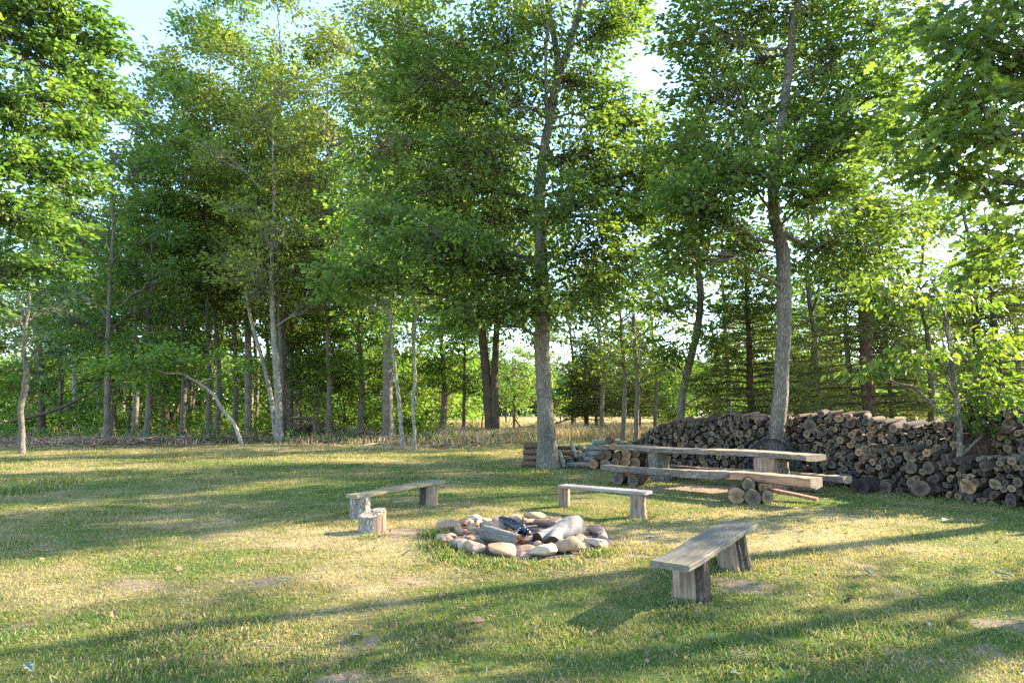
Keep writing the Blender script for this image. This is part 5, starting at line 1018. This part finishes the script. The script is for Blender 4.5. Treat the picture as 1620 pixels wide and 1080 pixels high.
grow('unseen_oak', (15.5, 10.0, 0), np.array([(0, 0, 0), (.2, .1, 4), (.1, -.1, 8), (.3, 0, 12)], float), [.26, .22, .15, .04],  # oak out of view, added to dapple shade over the nearest bench
     auto_blobs(np.random.RandomState(4), 13, 4.2, 2.6, 9, ncl=20), 'bark_oak', 'leaf_oak', .18, 'spreading oak outside the view beyond the right end of the woodpile', 'tree', nper=20, spread=.4, seed=161, sides=12)
# deciduous trees right of the oak, behind the pile
RT = [(950, 38, 10.5, 'leaf_hickory', 3.6, 'yellow green tree in the meadow just right of the centre oak'), (1005, 31, 9.5, 'leaf_oak', 2.8, 'leafy tree between the centre oak and the leaning grey tree'), (905, 46, 12, 'leaf_bright', 4.0, 'bright tree directly behind the centre oak trunk'), (1290, 23, 13, 'leaf_maple', 3.0, 'slender leafy tree between the grey oak and the thick cedar'), (1545, 22, 14, 'leaf_oak', 3.2, 'tall leafy tree just behind the stubby trunk'), (1180, 48, 17, 'leaf_hickory', 4.5, 'tall pale tree far behind the leaning grey one'), (1400, 46, 17, 'leaf_oak', 4.6, 'tall tree far behind the cedars'), (985, 34, 11.5, 'leaf_oak', 3.6, 'round crowned tree right of the centre oak above the meadow'), (1035, 42, 11.0, 'leaf_hickory', 3.2, 'lighter tree behind the leaning grey one'), (1150, 33, 13.5, 'leaf_maple', 3.6, 'green tree behind the tiered cedar'),
      (1340, 27, 12.5, 'leaf_maple', 3.3, 'broad leaved tree behind the woodpile dip'), (1470, 25, 12, 'leaf_hickory', 3.3, 'light green tree behind the slim young birch'), (1610, 27, 13, 'leaf_maple', 4.0, 'dense tree above the far right of the woodpile'), (1240, 40, 10, 'leaf_bright', 3.8, 'bright backlit low tree behind the grey oak'),
      (1440, 36, 8, 'leaf_bright', 3.6, 'low sunlit tree behind the cedars'), (1540, 34, 9, 'leaf_bright', 3.8, 'sunlit tree low behind the stubby trunk'), (1330, 42, 7, 'leaf_bright', 3.6, 'low bright tree seen between the cedars'), (1130, 44, 6, 'leaf_bright', 3.6, 'low yellow green tree behind the left end of the pile')]
for i, (px, Yd, h, lf, Rr, lab) in enumerate(RT):
    mid('leafy_tree', [(px, 655), (px+4, 600), (px-3, 520)], [F*.26/Yd, F*.22/Yd, F*.18/Yd], lab, 'bark_grey', lf, (h, h*.36 if h > 9 else 1.3, Rr, 13, 22), .22, 90+i, Y=Yd, spread=.48)
# big tree at the upper left: trunk outside the frame, boughs reach in
b0 = gp(-160, 745)
pxtree('broad_tree', [(-160, 745), (-150, 600), (-145, 450), (-120, 300), (-100, 150), (-90, -50), (-60, -250)], [44, 36, 32, 28, 24, 16, 6],
       [(40, 60, 1, 80, 62), (100, 20, 1.5, 70, 50), (-20, 150, 0, 90, 60), (60, 170, 1, 80, 62), (120, 110, 2, 55, 38), (150, 60, 2.5, 50, 30), (165, 150, 3, 45, 24), (30, 250, .5, 70, 56, .45), (100, 270, 2, 60, 42, .45), (-30, 300, 0, 80, 50, .45), (50, 350, 1, 75, 52, .4), (120, 200, 2.5, 40, 24), (10, -40, 0, 90, 44), (90, -70, 1, 80, 36), (-60, 0, 0, 90, 36), (-100, -150, 0, 130, 50), (0, 420, 1, 60, 30, .4), (20, -160, 0, 100, 40), (75, 420, 1.5, 40, 18, .4), (-60, 460, 0, 60, 20)],
       'bark_grey', 'leaf_maple', .185, 'broad dense tree filling the upper left corner with pale dead twigs', nper=20, mul=1.5, spread=.26, kind='oval', seed=120, sides=18, droop=.5, flat=.3)
# near oak at the upper right: lobed leaves hang into the frame
pxtree('oak_tree', [(1960, 900), (1950, 700), (1930, 500), (1930, 300), (1930, 60), (1940, -200)], [60, 52, 48, 44, 36, 18],
       [(1560, 40, -.3, 105, 34, .4), (1590, 110, .2, 90, 30, .4), (1500, 150, 0, 75, 20, .35), (1570, 210, -.3, 80, 22, .35), (1500, 270, .2, 60, 14, .35), (1640, 170, 0, 100, 30, .5), (1600, 300, .4, 80, 18, .4), (1640, 380, .6, 70, 16, .4), (1480, 60, .5, 60, 12, .35), (1650, 20, 0, 100, 26), (1600, -80, 0, 130, 26), (1750, 100, 0, 140, 34), (1800, -150, 0, 200, 40), (1420, 220, .6, 35, 6, .35), (1570, 420, 1.2, 45, 8, .4)],
       'bark_oak', 'leaf_oak', .155, 'near oak whose lobed leaves hang into the upper right corner', nper=13, spread=.22, kind='lobed', seed=121, sides=18, Y=6.3, droop=.7, flat=.5, twigr=.006, limbfrac=.25)
# fill of the wood: copies of five built trees, each with its trunk and crown
rgf = np.random.RandomState(77)
def spare(h, cb, Rr, lf, seed, bark='bark_grey', nb=15, ls=.36):
    P = [(0, 0, 0), (rgf.normal(0, .2), rgf.normal(0, .2), h*.3), (rgf.normal(0, .4), rgf.normal(0, .4), h*.6), (0, 0, h*.92)]
    return P, auto_blobs(np.random.RandomState(seed), h, cb, Rr, nb, ncl=20), bark, lf, ls, h
PROTO = [spare(19, 5, 5.0, 'leaf_maple', 1), spare(16, 3.5, 4.8, 'leaf_oak', 2), spare(13, 2.2, 4.6, 'leaf_maple', 3), spare(21, 6, 5.2, 'leaf_hickory', 4), spare(10, 1.2, 4.4, 'leaf_bright', 5)]
proto_o = [None]*5
def fill(k, x, y, s, label, group):
    P, B, bark, lf, ls, h = PROTO[k]
    if proto_o[k] is None:
        o = grow('background_tree', (x, y, 0), np.array(P, float), [.24, .2, .13, .03], B, bark, lf, ls, label, 'tree', group, nper=24, spread=.7, seed=200+k, sides=8, twigr=.015); proto_o[k] = o
    else:
        p = proto_o[k]; o = p.copy(); COL.objects.link(o); o.location = (x, y, 0)
        for ch in p.children: c = ch.copy(); COL.objects.link(c); c.parent = o
    o.scale = (s, s, s); o.rotation_euler.z = rgf.rand()*6.28; o['label'] = label; o['group'] = group; return o
n = 0
for row, (y, sp) in enumerate([(60, 8.5)]):
    x = -.93*y-6
    while x < (-.13*y if row < 1 else -.10*y):
        k = [0, 3, 1][n % 3]; fill(k, x+rgf.normal(0, 1), y+rgf.normal(0, 1.5), rgf.uniform(.75, 1.0), ('green tree standing deep in the left wood behind the front trunks', 'tree in the dim back ranks of the left wood')[row > 1], ('trees deep in the left wood', 'trees in the back ranks of the left wood')[row > 1]); x += sp*rgf.uniform(.8, 1.2); n += 1
# far side of the meadow
x = -8
while x < 95:
    y = 122+rgf.normal(0, 4); fill([2, 1, 4, 2][n % 4], x, y, rgf.uniform(.7, 1.0), 'hazy tree in the far line beyond the meadow', 'trees along the far side of the meadow'); x += rgf.uniform(4.0, 5.6); n += 1
x = 15
while x < 75:   # nearer belt behind the cedars at right
    y = 56+rgf.normal(0, 3); fill([2, 4, 2, 1][n % 4], x, y, rgf.uniform(.6, .85), 'green tree of the belt behind the cedars at right', 'trees of the belt behind the cedars'); x += rgf.uniform(5, 7.5); n += 1
def leaf_band(name, x0, x1, yf, hf_, m, seed, ls, mat, label):
    rng = np.random.RandomState(seed); C = Geo(); x = rng.uniform(x0, x1, m); top = hf_(x); z = top*rng.rand(m)**.8; y = yf(x)+rng.normal(0, 4, m)
    cl = np.stack([x, y, z], -1); cluster_leaves(C, rng, cl, nrm(rng.normal(0, 1, (m, 3))), 14, 1.0, ls, 'diamond', .6, .1)
    link(name, C.mesh(name, [mat]), label=label, cat='woods', kind='stuff')
leaf_band('distant_woods', -40, 190, lambda x: 140+np.abs(x-30)*.1, lambda x: 7+7*fbm(x*.09, x*0, 81, 3)+3*fbm(x*.5, x*0, 82, 2), 13000, 31, .75, 'leaf_far', 'far wood closing the meadow as one hazy bluish green mass')
leaf_band('distant_woods', -110, -4, lambda x: 84+x*.05, lambda x: 5+5*fbm(x*.12, x*0, 83, 3)+3*fbm(x*.6, x*0, 84, 2), 7500, 32, .6, 'leaf_bright', 'leafy green depth of the wood behind all the left trunks')
# shrubs and undergrowth
def shrub(name, px, py, r, h, lf, label, seed, Y=None, n=60, ls=.16, group=None):
    base = gp(px, py) if Y is None else np.array([at(px, 650, Y)[0], Y, 0.]); rng = np.random.RandomState(seed); W = Geo(); C = Geo()
    u = nrm(rng.normal(0, 1, (n, 3))); u[:, 2] = np.abs(u[:, 2]); cl = u*rng.rand(n, 1)**.4*np.array([r, r*.8, h]); cl *= 1+.25*np.sin(cl[:, :1]*3+seed); st = cl*np.array([.12, .12, 0]); t = np.linspace(0, 1, 4)[None, :, None]
    tubes(W, st[:, None]*(1-t)+cl[:, None]*t+np.array([0, 0, .15])*t*(1-t), np.full((n, 4), .010), 3); cluster_leaves(C, rng, cl, u, 22, .2*max(1, r/1.2), ls, 'oval', .6, .2)
    ro = root(name, base, label, 'shrub', group); link('stems', W.mesh('stems', ['bark_brown']), ro); link('foliage', C.mesh('foliage', [lf]), ro); return ro
shrub('bush', 415, 680, 2.2, 1.6, 'leaf_maple', 'dark green bush left of the pale trunk cluster', 1, n=150)
shrub('bush', 500, 676, 1.6, 1.9, 'leaf_bright', 'bright green bush right of the pale trunk cluster', 2, n=110)
shrub('bush', 700, 688, .9, 1.0, 'leaf_shrub', 'small leafy bush between the forked tree and the round tree', 3, n=50, ls=.12)
shrub('bush', 575, 680, 1.9, 1.7, 'leaf_hickory', 'grey green thicket left of the thin pinkish trunk', 4, n=100)
shrub('bush', 748, 690, .6, .7, 'leaf_shrub', 'tiny bush at the foot of the small round tree', 5, n=30, ls=.1)
shrub('bush', 845, 684, .9, .6, 'leaf_shrub', 'low green weeds clump in the meadow left of the oak', 6, n=40, ls=.12)
shrub('bush', 320, 700, .8, .8, 'leaf_shrub', 'small green shoots left of the arching sapling foot', 7, n=24, ls=.11)
for i, (px, Yd, r, h) in enumerate([(20, 48, 3, 1.6), (80, 50, 3, 1.3), (150, 52, 3.2, 1.5), (215, 50, 3, 1.4), (280, 52, 3.4, 1.7), (340, 50, 3, 1.5), (450, 48, 3, 2.2), (540, 50, 3.2, 2.2), (610, 52, 3, 2.4), (650, 46, 2.4, 1.8)]):
    shrub('undergrowth_bush', px, 0, r, h, ['leaf_bright', 'leaf_shrub'][i % 2], 'low green undergrowth bush '+['at the far left edge, under the crooked tree', 'right of the straight brown trunk', 'at the group of three slim trunks', 'left of the big dark leaning trunk', 'right of the big dark leaning trunk', 'left of the stout pinkish trunk', 'behind the pale trunk cluster', 'behind the dark slender trunk', 'behind the straight mid trunk', 'right of the slim grey saplings'][i], 20+i, Yd, 110, .26, 'undergrowth bushes in the left wood')
def edge_under():
    rng = np.random.RandomState(51); C = Geo(); n = 2600; y = 31.5+rng.rand(n)**1.3*24; x = rng.uniform(-1, .05, n)*(y*.95); m = (y > edge_y(x)+.6) & (rng.rand(n) < sstep(.35, .6, fbm(x*.35, y*.35, 55, 3))*(.4+.6*sstep(34, 42, y)))
    x = x[m]; y = y[m]; n = len(x); z = rng.rand(n)**1.6*(.35+.9*fbm(x*.3, y*.3, 57, 2)*sstep(32, 42, y)); cluster_leaves(C, rng, np.stack([x, y, z], -1), nrm(rng.normal(0, 1, (n, 3))+[0, 0, .6]), 14, .16, .13, 'oval', .6, .1)
    link('undergrowth', C.mesh('undergrowth', ['leaf_shrub']), label='patchy low green seedlings and weeds on the floor of the left wood', cat='undergrowth', kind='stuff')
edge_under()
# air: the far line of trees fades a little
def haze():
    bm = bmesh.new(); bmesh.ops.create_cube(bm, size=1); me = bpy.data.meshes.new('haze'); bm.to_mesh(me); bm.free()
    m = bpy.data.materials.new('haze'); m.use_nodes = True; N = m.node_tree.nodes; N.clear(); v = N.new('ShaderNodeVolumePrincipled'); v.inputs['Color'].default_value = (.78, .86, 1, 1); v.inputs['Density'].default_value = .0022; v.inputs['Anisotropy'].default_value = .3
    o = N.new('ShaderNodeOutputMaterial'); m.node_tree.links.new(v.outputs[0], o.inputs['Volume']); me.materials.append(m)
    ob = link('haze', me, None, (0, 180, 15), 'thin bluish air over the meadow', 'haze', None, 'stuff'); ob.scale = (2400, 2600, 34)
USE_HAZE = False
if USE_HAZE: haze()
